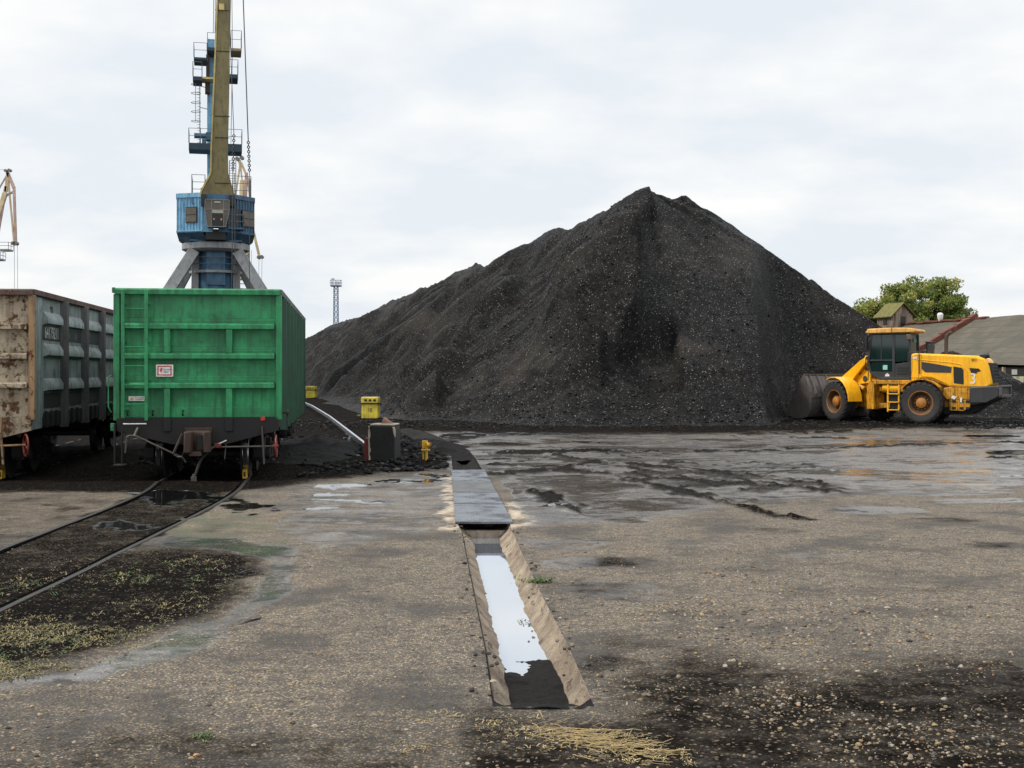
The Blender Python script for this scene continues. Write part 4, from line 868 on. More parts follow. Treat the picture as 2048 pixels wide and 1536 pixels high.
for s in (1, -1):                                            # rear fenders over the wheels
    m = MB(); pr = []; 
    for k in range(9): a = R(35+k*13); pr.append((-1.6+.92*math.cos(a), .79+.92*math.sin(a)))
    pr += [(p[0]*.97-.048, p[1]*.97+.02) for p in pr[::-1]]
    m.prism(pr, s*.78, s*1.25, 'y'); lp('rear_fender', m, YELLOWDIRTY if s > 0 else YELLOW, bevel=0)
m = MB(); m.box(-1.15,.25,-.95,.95,1.50,1.66); m.prism([(-1.0,1.2),(-.35,1.2),(-.3,1.5),(-1.0,1.5)], .5, .88, 'y'); lp('cab_deck', m, YELLOWDIRTY)
m = MB(); m.cyl((-.05,.72,1.35),(-.75,.72,1.35),.18,n=16); lp('hydraulic_tank', m, YELLOW, bevel=.02)
# boarding ladder beside the joint
m = MB()
for x in (-.28, -.70): m.box(x-.03, x+.03, .86, .93, .42, 1.48)
for z in (.50, .80, 1.12): m.box(-.70, -.28, .78, .98, z-.02, z+.02)
sl = lp('boarding_step', m, YELLOW, LD, .006)
m = MB(); m.box(-.66,-.34,.80,.86,.55,1.4); lp('step_back', m, BLACK, sl, 0)
m = MB()
for k in range(5): m.tube([(.25,-.2+.1*k,1.0+.05*k),(.05,-.25+.12*k,.95+.06*k),(-.25,-.2+.1*k,1.05+.05*k)], .022, 6)
lp('hydraulic_hose', m, HOSE, bevel=0)
# cab
m = MB(); C0 = [(.42,1.95),(.52,2.35),(.40,3.48),(-1.06,3.48),(-1.10,2.4),(-1.10,1.72),(.10,1.72)]
def cabframe(y0, y1):
    for a, b in ((0,1),(1,2),(2,3),(3,4),(4,5),(5,6),(6,0)):
        p, q = C0[a], C0[b]; m.bar((p[0], (y0+y1)/2, p[1]), (q[0], (y0+y1)/2, q[1]), abs(y1-y0), .085)
    m.bar((-.46,(y0+y1)/2,1.76),(-.46,(y0+y1)/2,3.46),abs(y1-y0),.10)
cabframe(.68,.76); cabframe(-.76,-.68)
for x, z in ((.42,1.95),(.52,2.35),(.40,3.46),(-1.06,3.46),(-1.10,2.4),(-1.10,1.75)): m.bar((x,-.7,z),(x,.7,z),.08)
cab = lp('cab', m, DARKGREY, LD, .01)
m = MB(); m.box(-1.08,.1,-.70,.70,1.66,1.76); m.prism([(-.49,1.74),(-1.08,1.74),(-1.08,2.35),(-.49,2.28)], .69, .745, 'y'); m.prism([(.40,1.98),(.12,1.74),(-.44,1.74),(-.44,1.98)], .69, .745, 'y'); m.prism([(-.49,1.74),(-1.08,1.74),(-1.08,2.35),(-.49,2.28)], -.745, -.69, 'y'); m.box(-1.1,-1.06,-.7,.7,1.76,2.36); lp('cab_panel', m, DARKGREY, cab, .01)
m = MB()
for k in range(3): m.box(-1.0,-.6,.743,.75,1.86+.11*k,1.93+.11*k)
lp('cab_vent', m, BLACK, cab, 0)
def pane(name, poly, y): 
    m = MB(); m.prism(poly, y, y+.01, 'y'); return lp(name, m, GLASSG, cab, 0)
for y in (.715, -.725):
    pane('side_window', [(.46,2.36),(.36,3.42),(-.41,3.42),(-.41,2.45)], y); pane('door_glass', [(.44,2.32),(.38,2.0),(-.41,2.0),(-.41,2.42)], y); pane('side_window', [(-.51,2.36),(-.51,3.42),(-1.02,3.42),(-1.04,2.40)], y)
m = MB(); m.box(-.42,.46,.71,.755,2.40,2.46); m.box(.0,.03,.71,.75,2.46,3.42); lp('door_bar', m, DARKGREY, cab, 0)
m = MB(); m.add([(.50,-.68,2.36),(.50,.68,2.36),(.39,.68,3.42),(.39,-.68,3.42)], [(0,1,2,3)]); m.add([(-1.08,-.68,2.42),(-1.08,.68,2.42),(-1.05,.68,3.42),(-1.05,-.68,3.42)], [(0,1,2,3)]); m.add([(.42,-.68,2.0),(.42,.68,2.0),(.50,.68,2.32),(.50,-.68,2.32)], [(0,1,2,3)])
wg = lp('end_window', m, GLASSG, cab, 0)
text('lettering', 'NDAI', .20, Matrix.Translation((-1.095, -.12, 3.2)) @ Matrix.Rotation(R(-90), 4, 'Z') @ FRONT, flat('green_letter', (.08,.32,.24), .4), cab, .002)
side('green_sticker', [(-.05,2.06),(-.22,2.06),(-.22,2.24),(-.05,2.24)], .728, flat('mint', (.30,.62,.48), .5), cab); side('white_sticker', [(-.13,1.80),(-.30,1.80),(-.30,1.86),(-.22,1.93),(-.15,1.87)], .748, SIGNWHITE, cab)
m = MB(); m.prism([(.62,3.52),(.50,3.66),(-.4,3.69),(-1.0,3.68),(-1.30,3.64),(-1.34,3.55),(-1.25,3.50),(.55,3.48)], -.86, .86, 'y'); rf = lp('cab_roof', m, ROOFORANGE, cab, .03)
m = MB(); m.box(-.42,-.40,-.87,.87,3.50,3.695); lp('roof_seam', m, SOOT, rf, 0)
m = MB(); m.tube([(.50,.78,2.0),(.62,.84,2.25),(.58,.84,2.55),(.50,.79,2.6)], .016, 6); lp('grab_rail', m, DARKGREY, bevel=0); m = MB(); m.tube([(-1.02,.80,1.9),(-1.05,.88,2.2),(-1.05,.88,2.72),(-1.42,.84,2.76),(-1.46,.84,2.6),(-1.46,.82,1.9)], .018, 6); lp('grab_rail', m, DARKGREY, bevel=0)
m = MB(); m.box(.52,.58,.74,.98,2.88,3.32); m.tube([(.42,.7,3.3),(.55,.9,3.36)], .014); m.tube([(.45,.7,2.85),(.55,.9,2.9)], .014); lp('mirror', m, BLACK, LD, .015)
m = MB(); m.box(-1.14,-.98,.76,.90,3.22,3.42); lp('work_lamp', m, flat('dull_lamp', (.12,.09,.06), .4), LD, .02)
m = MB(); m.box(-.35,.15,-.3,.3,1.76,2.0); m.box(-.6,-.45,-.28,.28,1.9,2.75); m.box(-.35,-.1,-.28,.28,2.0,2.15); lp('driver_seat', m, BLACK, cab, .05)
m = MB(); m.lathe([(0,2.62),(.155,2.62),(.155,2.86),(.17,2.86),(.17,3.02),(.155,3.04),(.155,3.10),(.19,3.11),(.19,3.15),(.0,3.17)], (-1.75,.30,0), (0,0,1), 24); lp('air_cleaner', m, DARKGREY, bevel=0)
EXH = paint('exhaust_rust', (.05,.035,.03), .7, .3, rust=.4, scale=4)
m = MB(); m.tube([(-2.30,.05,2.55),(-2.30,.05,3.25),(-2.32,.05,3.36),(-2.40,.05,3.46),(-2.50,.05,3.50)], .075, 14); lp('exhaust_pipe', m, EXH, bevel=0)
# front half
def fp(name, polys, mat, par=LD, bevel=.02):
    m = MB(); m.T = FT
    for p in polys: m.prism(*p)
    return lp(name, m, mat, par, bevel)
fr = fp('front_frame', [([(.10,.55),(.10,1.40),(.45,1.62),(1.6,1.60),(2.1,1.1),(2.1,.6)], -.40, .40, 'y'), ([(.0,.50),(.0,1.50),(.30,1.62),(.42,1.3),(.42,.5)], -.62, .62, 'y')], YELLOWDIRTY)
m = MB(); m.T = FT; m.cyl((1.6,-.9,.79),(1.6,.9,.79),.2,n=16); lp('front_axle', m, SOOT, bevel=0)
tower = [(.28,1.55),(.30,2.45),(.40,2.62),(.62,2.64),(.72,2.50),(1.0,2.1),(1.25,1.65),(1.25,1.45)]
for s in (1, -1):
    a, b = (.44,.52) if s > 0 else (-.52,-.44); fp('loader_tower', [(tower, a, b, 'y')], YELLOW)
    m = MB(); m.T = FT
    for x, z, r_ in ((.46,2.48,.10),(.62,1.7,.12),(.95,1.95,.09),(.55,2.1,.07)): m.cyl((x, b if s > 0 else a, z), (x, (b+.03) if s > 0 else (a-.03), z), r_, n=16)
    lp('tower_pin', m, DARKGREY, bevel=0)
    arm = [(.35,2.35),(.50,2.52),(.75,2.42),(1.9,1.75),(2.55,1.05),(2.85,.52),(2.70,.40),(2.48,.62),(1.9,1.25),(1.2,1.65)]
    fp('lift_arm', [(arm, .58 if s > 0 else -.70, .70 if s > 0 else -.58, 'y')], YELLOW)
    m = MB(); m.T = FT; m.cyl((.62,s*.54,1.30),(1.25,s*.54,1.50),.085,n=14); m.cyl((1.25,s*.54,1.5),(1.85,s*.54,1.55),.045,n=12); lp('lift_cylinder', m, YELLOWDIRTY, bevel=0)
    ff = MB(); ff.T = FT; pr = []
    for k in range(8): a_ = R(62+k*17); pr.append((1.6+.97*math.cos(a_), .81+.97*math.sin(a_)))
    pr2 = [(1.6+(p[0]-1.6)*.955, .81+(p[1]-.81)*.955) for p in pr[::-1]]
    ff.prism(pr+pr2, s*.66, s*1.34, 'y'); lp('front_fender', ff, YELLOW, bevel=.012)
fp('tower_crossbeam', [([(.30,1.7),(.30,2.4),(.42,2.5),(.52,2.2),(.42,1.7)], -.44, .44, 'y'), ([(.34,2.52),(.40,2.62),(.62,2.64),(.60,2.56)], -.44, .44, 'y')], YELLOW)
bell = [(1.05,2.20),(1.35,2.32),(1.55,1.95),(1.75,1.15),(1.55,1.05),(1.30,1.7)]
fp('bellcrank', [(bell, -.10, .10, 'y')], YELLOWDIRTY)
m = MB(); m.T = FT; m.cyl((.45,0,2.42),(1.0,0,2.32),.09,n=14); m.cyl((1.0,0,2.32),(1.25,0,2.28),.05,n=12); lp('tilt_cylinder', m, YELLOWDIRTY, bevel=0)
m = MB(); m.T = FT
for y in (.62, -.62): m.tube([(.34,y,1.62),(.30,y,2.35),(.34,y,2.68)], .02, 6); m.box(.24,.42,y-.09,y+.09,2.62,2.76)
lp('head_lamp', m, DARKGREY, bevel=.01)
FB = FT.copy(); FT = FT @ Matrix.Translation((2.62-2.62*1.06,0,0)) @ Matrix.Diagonal((1.06,1.10,1.0,1))
# bucket, rolled back, its open mouth towards the coal
bo = [(2.62,.45),(2.60,.95),(2.78,1.42),(3.02,1.86),(3.06,1.86),(2.86,1.40),(2.68,.95),(2.70,.48),(2.90,.22),(3.35,.10),(4.25,.06),(4.25,.03),(3.3,.04),(2.85,.13)]
b = MB(); b.T = FT; b.prism(bo, -1.46, 1.46, 'y'); bk = lp('bucket', b, BUCKET, LD, .008)
cheek = [(2.62,.45),(2.60,.95),(2.78,1.42),(3.02,1.86),(3.14,1.84),(3.72,1.15),(4.22,.10),(4.22,.03),(3.3,.04),(2.85,.13)]
for y0, y1 in ((1.46,1.50),(-1.50,-1.46)):
    b = MB(); b.T = FT; b.prism(cheek, y0, y1, 'y'); lp('bucket_side', b, BUCKET, bk, 0)
b = MB(); b.T = FT; b.prism([(2.57,.92),(2.57,.99),(2.63,.99),(2.63,.92)], -1.46, 1.46, 'y')
for y in (1.3,.95,.55,-.55,-.95,-1.3): b.prism([(2.60,1.0),(2.52,1.10),(2.68,1.45),(2.98,1.86),(3.0,1.86),(2.78,1.42)], y-.02, y+.02, 'y')
b.prism([(2.98,1.84),(2.98,1.90),(3.10,1.90),(3.10,1.84)], -1.5, 1.5, 'y'); lp('bucket_rib', b, BUCKET, bk, 0)
for y in (.64, -.64):
    b = MB(); b.T = FT; b.prism([(2.62,.42),(2.40,.52),(2.45,1.05),(2.62,1.25)], y-.16, y-.12, 'y'); b.prism([(2.62,.42),(2.40,.52),(2.45,1.05),(2.62,1.25)], y+.12, y+.16, 'y')
    lp('bucket_hinge', b, BUCKET, bk, .005)
b = MB(); b.T = FT
for k in range(8): y = -1.35+2.7*k/7; b.prism([(4.15,.02),(4.15,.10),(4.42,.04),(4.42,.02)], y-.05, y+.05, 'y')
lp('bucket_tooth', b, BUCKET, bk, .004)
# ------------------------------------------------------------------ portal crane beyond the wagons, 100 m off
CX, CY = -23.5, 100.0
CR = thing('portal_crane', 'tall blue portal crane with an ochre boom rising behind the green wagon', 'crane', (CX, CY, 0), R(13.2))
def c(px, py, dy=0.): k = (CY+dy*.974)/F; return Vector(((px-431.8)*k*.974, dy, HC+(HY-py)*k))
def cp_(name, m, mat, par=CR, bevel=.0, smooth=35): return m.build(name, mat, par, bevel, smooth)
for sx, sy in ((-1,-1),(1,-1)):
    m = MB(); top = Vector((sx*1.7, -1.4, 11.35)); bot = Vector((sx*4.0, -3.2, 7.4)); m.bar(top, bot, .85, 1.0, (0,1,0)); m.box(bot.x-.5, bot.x+.5, bot.y-.5, bot.y+.5, 0, 7.6); cp_('portal_leg', m, LEGGREY, CR, .04)
for sx in (-1, 1):
    m = MB(); m.bar((sx*1.5,1.8,11.5),(sx*3.7,3.6,7.4),.8,.9,(0,1,0)); m.box(sx*3.7-.45,sx*3.7+.45,3.2,4.1,0,7.6); cp_('portal_leg', m, LEGGREY, CR, .04)
    m = MB(); m.bar((sx*1.55,-.9,11.4),(sx*1.75,-.9,.5),.55,.55,(0,1,0)); cp_('portal_post', m, LEGGREY, CR, .03)
m = MB(); m.cyl((0,0,.3),(0,0,11.6),1.62,n=28); m.box(-.7,.7,-1.75,-1.5,8.8,11.4); cp_('slewing_column', m, BLUE_D)
m = MB(); m.cyl((-1.6,.6,8.8),(-1.6,.6,11.5),.22,n=10); cp_('blue_pipe', m, BLUE_L)
m = MB(); m.lathe([(0,11.45),(2.2,11.40),(2.62,11.62),(2.62,12.05),(2.4,12.15),(0,12.15)], (0,0,0), (0,0,1), 48); cp_('slewing_ring', m, LEGGREY)
m = MB(); m.lathe([(1.6,9.75),(2.05,9.75),(2.05,9.95),(1.6,9.95)], (0,0,0), (0,0,1), 36); wk = cp_('walkway', m, LEGGREY)
def railing(pts, z0, h, par, r=.028, posts=True, mat=RAILGREY, mid=1):
    m = MB()
    for a, b in zip(pts[:-1], pts[1:]):
        a, b = Vector(a), Vector(b)
        for k in range(1, mid+2): zz = z0+h*k/(mid+1); m.cyl((a.x,a.y,zz),(b.x,b.y,zz),r,n=5)
        n = max(1, int((b-a).length/.9))
        for k in range(n+1): p = a.lerp(b, k/n); m.cyl((p.x,p.y,z0),(p.x,p.y,z0+h),r,n=5)
    return m.build('railing', mat, par, smooth=0)
railing([(2.05*math.cos(2*math.pi*k/14), 2.05*math.sin(2*math.pi*k/14), 0) for k in range(15)], 9.95, 1.0, wk)
m = MB()
for k in range(9): m.cyl((1.75,-1.0,8.2+.38*k),(2.5,-.6,8.2+.38*k),.03,n=5)
m.cyl((1.75,-1.0,8),(1.75,-1.0,11.4),.035,n=5); m.cyl((2.5,-.6,8),(2.5,-.6,11.4),.035,n=5); cp_('column_ladder', m, RAILGREY)
# machine house: two front walls meeting behind the driver's cab
ZB, ZT = 12.75, 15.75
plan_l = [(-2.90,-2.0),(-2.90,5.5),(-.2,5.5),(-.2,-3.1),(-1.0,-3.1)]; plan_r = [(2.92,-.9),(2.92,5.5),(.2,5.5),(.2,-3.1),(.9,-3.1)]
m = MB(); m.prism(plan_l, ZB, ZT, 'z'); hl = cp_('machine_house', m, BLUE_L, CR, .02)  # left half in brighter blue, its sunlight painted into the colour
m = MB(); m.prism(plan_r, ZB, ZT, 'z'); hr = cp_('machine_house', m, BLUE_D, CR, .02)  # right half in darker blue, its shade painted into the colour
def wall_ribs(a, b, par, mat, n):
    m = MB(); a, b = Vector((*a, 0)), Vector((*b, 0)); d = (b-a).normalized(); nrm = Vector((d.y, -d.x, 0))
    for k in range(n+1):
        p = a.lerp(b, k/n)+nrm*.02; m.bar((p.x,p.y,ZB+.15),(p.x,p.y,ZT-.35),.07,.05,(d.x,d.y,0))
    p, q = a+nrm*.05, b+nrm*.05; m.bar((p.x,p.y,ZT-.15),(q.x,q.y,ZT-.15),.10,.34); m.bar((p.x,p.y,ZB+.12),(q.x,q.y,ZB+.12),.06,.10)
    return m.build('wall_rib', mat, par, smooth=0), nrm, d
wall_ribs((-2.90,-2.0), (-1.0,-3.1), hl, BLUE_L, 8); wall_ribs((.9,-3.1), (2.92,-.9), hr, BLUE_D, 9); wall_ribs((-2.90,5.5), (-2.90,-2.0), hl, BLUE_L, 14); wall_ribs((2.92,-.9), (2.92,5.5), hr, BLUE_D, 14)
def wallwin(a, b, u0, u1, z0, z1, par, mat):
    a, b = Vector((*a, 0)), Vector((*b, 0)); d = (b-a).normalized(); nr = Vector((d.y,-d.x,0)); p, q = a.lerp(b, u0)+nr*.07, a.lerp(b, u1)+nr*.07
    m = MB(); m.bar((p.x,p.y,(z0+z1)/2),(q.x,q.y,(z0+z1)/2),.10,z1-z0+.14); f = m.build('window', BLACK, par)
    for k in range(2):
        zz0 = z0+(z1-z0)*(k*.53); zz1 = zz0+(z1-z0)*.46; pp, qq = p.lerp(q,.04)+nr*.05, p.lerp(q,.96)+nr*.05
        m = MB(); m.bar((pp.x,pp.y,(zz0+zz1)/2),(qq.x,qq.y,(zz0+zz1)/2),.03,zz1-zz0); m.build('shutter', mat, f, smooth=0)
wallwin((-2.90,-2.0),(-1.0,-3.1), .36,.80, 13.55,14.62, hl, CABBROWN); wallwin((.9,-3.1),(2.92,-.9), .50,.98, 13.45,14.6, hr, CABBROWN)
m = MB(); m.prism([(.92,-3.12),(1.85,-2.15),(1.85,-1.9),(.92,-2.9)], 13.3, 14.7, 'z'); cp_('doorway', m, BLACK, hr)
m = MB(); m.box(.95,2.1,-3.3,-2.1,13.0,13.1); gl = cp_('side_gallery', m, BLUE_D, CR); railing([(.95,-3.3,0),(2.1,-3.3,0),(2.1,-2.2,0)], 13.1, 1.0, gl)
m = MB()
m.add([(-2.90,-2.0,ZB),(-1.0,-3.1,ZB),(-.6,-2.4,12.2),(-2.0,-.8,12.2),(-2.90,5.5,ZB),(-2.0,4.5,12.2)], [(0,1,2,3),(4,0,3,5)]); m.add([(2.92,-.9,ZB),(.9,-3.1,ZB),(.6,-2.4,12.2),(2.0,-.6,12.2),(2.92,5.5,ZB),(2.0,4.5,12.2)], [(0,1,2,3),(4,0,3,5)]); m.box(-2.0,2.0,-2.0,4.5,12.14,12.30); cp_('under_frame', m, BLUE_D)
m = MB(); m.prism([(-.75,-3.0),(.75,-3.0),(.9,-1),(-.9,-1)], 12.2, 13.0, 'z'); cp_('cab_support', m, BLACK)
# driver's cab
CB = [(-.78,15.1),(.98,15.1),(1.0,14.3),(.72,13.05),(-.62,13.05),(-.82,14.3)]
m = MB(); m.prism(CB, -4.3, -3.0, 'y'); dc = cp_('driver_cab', m, CABBROWN, CR, .03)
m = MB()
for a, b in zip(CB, CB[1:]+CB[:1]): m.bar((a[0],-4.32,a[1]),(b[0],-4.32,b[1]),.045)
for x in (-.32, .58): m.bar((x,-4.32,15.1),(x,-4.32,13.05),.04)
m.bar((-.8,-4.32,14.35),(1.0,-4.32,14.35),.04); cp_('cab_frame', m, LEGGREY, dc)
m = MB(); m.box(-.28,.54,-4.34,-4.31,13.10,14.02); cp_('cab_window', m, BLACK, dc)
m = MB(); m.box(-.27,.53,-4.34,-4.31,14.08,14.30); m.box(-.12,.35,-4.35,-4.31,14.85,14.97); cp_('pale_panel', m, flat('pale_panel', (.4,.38,.30), .5), dc)
m = MB(); m.box(-.2,-.08,-4.36,-4.33,13.55,13.68); m.box(.34,.46,-4.36,-4.33,13.52,13.68); cp_('cab_lamp', m, flat('warm_lamp', (.5,.25,.08), .3), dc)
m = MB(); m.prism([(-1.0,15.75),(1.2,15.75),(.9,15.05),(-.7,15.05)], -3.3, -3.0, 'y'); m.prism([(-1.15,16.2),(1.35,16.2),(1.2,15.75),(-1.0,15.75)], -2.7, -1.4, 'y'); cp_('boom_seat', m, BLUE_D, CR, .02)
# boom leaning out towards the eye: foot at y=-2.2, climbing to the tip
def bm_pt(px, py):
    z0 = c(0, 390).z
    f = max(0, (c(0, py).z-z0))                             # rise above the foot, iterated for the lean
    dy = -3.4
    for _ in range(6): z = c(px, py, dy).z; dy = -3.4-(z-z0)*.26
    return c(px, py, dy)
rowsb = [(403,469,392),(404,468,383),(423,457,346),(424,456,300),(428,458.5,200),(432.5,460,100),(436,462,0),(440,464,-120),(446,466,-330)]
m = MB(); V = []
for l, r_, y in rowsb:
    a, b = bm_pt(l, y), bm_pt(r_, y); V += [a, b, b+Vector((-.04,1.15,.3)), a+Vector((.04,1.15,.3))]
nq = len(rowsb); fs = []
for i in range(nq-1):
    for k in range(4): fs.append((i*4+k, i*4+(k+1) % 4, i*4+4+(k+1) % 4, i*4+4+k))
fs += [(0,1,2,3), tuple(range((nq-1)*4, nq*4))]
m.add(V, fs); bo_ = cp_('boom', m, OCHRE, CR, .03, 25)
m = MB()
for i in range(nq-1): a, b = V[i*4], V[i*4+4]; m.bar(a+Vector((-.06,-.03,0)), b+Vector((-.06,-.03,0)), .12, .16, (0,1,0))
cp_('boom_lit_edge', m, OCHRE_L, bo_)  # pale strip down the left edge: sunlight painted on the boom
m = MB()
for y in (20, 102, 232, 275, 366): a, b = bm_pt(430, y), bm_pt(460, y); m.bar((a.x-.0,a.y-.03,a.z),(b.x,b.y-.03,b.z),.03,.05)
cp_('boom_weld', m, SOOT, bo_)
a = bm_pt(438, 15); m = MB(); m.box(a.x,a.x+.38,a.y-.25,a.y,a.z-.2,a.z+.25); cp_('boom_box', m, OCHRE_L, bo_)
for px in (408, 464):
    m = MB(); a = bm_pt(px, 393); m.box(a.x-.22,a.x+.22,a.y-.25,a.y+.6,a.z-.75,a.z+.1); cp_('boom_hinge', m, BLACK, bo_)
# blue tower behind the boom, with platforms
for x0, x1 in ((414,429),):
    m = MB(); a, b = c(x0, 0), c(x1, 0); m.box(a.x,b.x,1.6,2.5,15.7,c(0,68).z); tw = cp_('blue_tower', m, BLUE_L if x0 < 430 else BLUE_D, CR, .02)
DECKM = paint('deck_blue', (.018,.045,.07), .6, .4, scale=.7)
def plat(x0, x1, py, h, name='platform', mat=RAILGREY, y0=-.6, y1=1.6, th=.35, rl=1.15, deck=DECKM):
    a, b = c(x0, py), c(x1, py); m = MB(); m.box(a.x,b.x,y0,y1,a.z-th,a.z); p = cp_(name, m, deck, CR)
    railing([(a.x,y1,0),(a.x,y0,0),(b.x,y0,0),(b.x,y1,0)], a.z, rl, p, .022); return p
plat(378,425,290,1,th=.5); plat(456,484,289,1,th=.6); plat(386,404,158,1,th=.3); plat(459,476,150,1,th=.3); plat(388,414,120,1,th=.16); plat(415,436,99,1,th=.25); plat(462,483,98,1,th=.2,rl=1.4,deck=OCHRE)
m = MB(); a, b = c(397,152), c(430,158); m.box(a.x,b.x,-.4,1.2,a.z-.35,a.z-.2); cp_('ochre_gangway', m, OCHRE_L)
m = MB(); a, b = c(410,152), c(419.5,182); m.box(a.x,b.x,.6,1.5,b.z,a.z); a, b = c(412,105), c(419,150); m.box(a.x,b.x,.8,1.4,b.z,a.z); cp_('brown_ballast', m, flat('ballast_brown', (.06,.032,.022), .7))
m = MB(); a = c(399.5,165); b = c(399.5,290); m.cyl((a.x,1,b.z),(a.x,1,a.z),.04,n=6); m.cyl((a.x-.32,.3,c(0,243).z),(a.x-.32,.3,a.z),.025,n=5)
for py in range(168,290,6): z = c(0,py).z; m.cyl((a.x-.2,1,z),(a.x+.05,1,z),.018,n=4)
for py in (167,185,204,222,241): m.torus((a.x-.30,.65,c(0,py).z),(0,0,1),.36,.025,16,5)
for py in (168,211): z = c(0,py).z; m.cyl((a.x,1,z),(c(420,0).x,1.8,z),.03,n=5)
cp_('caged_ladder', m, RAILGREY)
m = MB(); a = c(404,272); m.cyl((a.x-.6,.2,a.z),(a.x+.5,.2,a.z),.22,n=12); m.box(a.x+.3,a.x+1.1,-.2,.6,a.z-.35,a.z+.25); m.box(a.x+.0,a.x+.35,-.2,.4,a.z-.75,a.z-.3); cp_('winch_motor', m, BLUE_D)
for x0, x1, py in ((384,410,396),(466,502,397)):
    a, b = c(x0,py), c(x1,py); m = MB(); m.box(a.x,b.x,-.6,3.0,ZT+.0,ZT+.06); p = cp_('roof_platform', m, BLUE_D); railing([(a.x,3,0),(a.x,-.6,0),(b.x,-.6,0),(b.x,3,0)], ZT+.06, 1.7, p, .025, mid=2)
m = MB(); z0, z1 = ZT+.1, c(0,318).z; xa, xb = c(459,0).x, c(472,0).x
m.cyl((xa,.5,z0),(xa,.5,z1),.035,n=5); m.cyl((xb,.5,z0),(xb,.5,z1),.03,n=5)
for k in range(16): z = z0+(z1-z0)*k/15; m.cyl((xa,.5,z),(xb,.5,z),.02,n=4)
cp_('roof_ladder', m, RAILGREY)
for x0, x1 in ((385,394),(467,474)):                       # small frames hung on the house front
    m = MB(); a, b = c(x0,405), c(x1,417); y = -2.75 if x0 < 400 else -2.6
    m.tube([(a.x,y,a.z),(b.x,y,a.z),(b.x,y,b.z),(a.x,y,b.z),(a.x,y,a.z)], .03, 5); cp_('hanging_frame', m, RAILGREY)
m = MB(); y = -8.
p0, p1, p2 = c(485.5,-330,y), c(497,280,y), c(499.5,340,y); m.tube([p0, c(490,0,y)*.0+c(487,0,y), p1], .045, 6); m.tube([p2, c(499.5,700,y)], .03, 6); r0, r1, r2 = c(455,-330,y), c(468,268,y), c(466,292+50,y); m.tube([r0, c(457.5,0,y), r1], .03, 6); m.tube([r2, c(463,640,y)], .035, 6); m.tube([c(469.5,345,y), c(470.5,640,y)], .03, 6); m.tube([c(428,-40,-3), c(426.5,66,1)], .022, 4); m.tube([c(431,-40,-3), c(430,66,1)], .022, 4); m.tube([c(463.5,-40,-3), c(465,98,1), c(462,285,1)], .022, 4); cp_('hoist_rope', m, ROPE)
m = MB()
for (a, b, n) in ((p1, p2, 13), (r1, r2, 16)):
    m = MB()
    for k in range(n): q = a.lerp(b, (k+.5)/n); m.torus((q.x,q.y,q.z), (1,0,0) if k % 2 else (0,1,0), .085, .04, 10, 5)
    cp_('chain', m, BLACK)

# ------------------------------------------------------------------ cream cranes farther off
def cream(name, lab, d, bars, wheels, ropes, plats=()):
    bx = P(bars[0][0][0], 760, d); t = thing(name, lab, 'crane', (bx.x, d, 0))
    q = lambda px, py, dy=0: P(px, py, d+dy)-Vector((bx.x, d, 0))
    for i, (a, b, w, mt, nm) in enumerate(bars): m = MB(); m.bar(q(*a), q(*b), w*d/F, w*d/F*.8, (0,1,0)); m.build(nm, mt, t, .03)
    m = MB()
    for (x, y, r_) in wheels: p = q(x, y); m.cyl((p.x,p.y-.5,p.z),(p.x,p.y+.3,p.z), r_*d/F, n=16)
    m.build('sheave', flat('sheave_grey', (.16,.15,.14), .5), t)
    m = MB()
    for a, b in ropes: m.cyl(q(*a), q(*b), .035, n=5)
    m.build('hoist_rope', flat('far_rope', (.30,.31,.32), .6), t)
    for x0, x1, y in plats: a, b = q(x0, y), q(x1, y); m = MB(); m.box(a.x,b.x,-1,1,a.z-.25,a.z); p = m.build('platform', LEGGREY, t); railing([(a.x,-1,0),(b.x,-1,0),(b.x,1,0)], a.z, 1.0, p, .04)
    return t
PINK = paint('faded_cream', (.48,.33,.27), .7, .4, (.2,.12,.1), .2, scale=.4)
cream('harbour_crane', 'cream luffing crane jib reaching into the frame at its left edge', 190, [((-60,794),(-45,560),14,CREAM,'portal_leg'),((-30,794),(-45,560),14,CREAM,'portal_leg'),((-46,560),(11,385),9,CREAM,'boom'),((-14,520),(12,372),6,PINK,'boom'),((12,384),(16,345),6,CREAM,'boom'),((15,345),(28,376),6,PINK,'jib'),((28,374),(31.5,484),5,PINK,'jib'),((16,352),(28,484),3.5,CREAM,'jib'),((14,350),(-6,384),3,PINK,'tie_rod'),((11,392),(26,384),4,LEGGREY,'brace')], [(13,342,3),(20,341,3),(28,487,4),(33,487,4)], [((29,488),(29,640)),((35,488),(35.5,640)),((-30,338),(18,340))], [(2,22,499),(-8,6,518)])
cream('harbour_crane', 'distant cream crane half hidden behind the blue crane house', 215, [((468,794),(474,560),11,PINK,'portal_leg'),((505,794),(498,560),11,PINK,'portal_leg'),((486,560),(483,470),26,CREAM,'machine_house'),((470,398),(480,330),3.5,CREAM,'frame_leg'),((480,330),(477,318),4,CREAM,'frame_leg'),((482,325),(498,362),4.5,CREAM,'jib'),((497,360),(500,400),4,PINK,'jib'),((483,395),(484,360),8,CREAM,'boom'),((491,395),(493,345),6,PINK,'boom'),((484,360),(480,320),3,CREAM,'tie_rod'),((496,400),(507,465),5,CREAM,'jib'),((507,463),(519,514),5,CREAM,'jib')], [(475,318,4),(484,316,4),(518,515,3.6),(524,514,3.6)], [((518,515),(516.5,640)),((524,515),(522.5,640)),((499,500),(498,640)),((503,500),(502,640)),((514,548),(536,580))], [])
cream('harbour_crane', 'faint pinkish crane parts seen between the legs of the blue crane', 230, [((407,794),(407,510),9,PINK,'portal_leg'),((461,794),(459,510),11,CREAM,'portal_leg'),((400,560),(414,560),7,CREAM,'machine_house'),((455,565),(466,565),30,PINK,'machine_house')], [(407,540,3)], [((403,500),(403,570))], [])
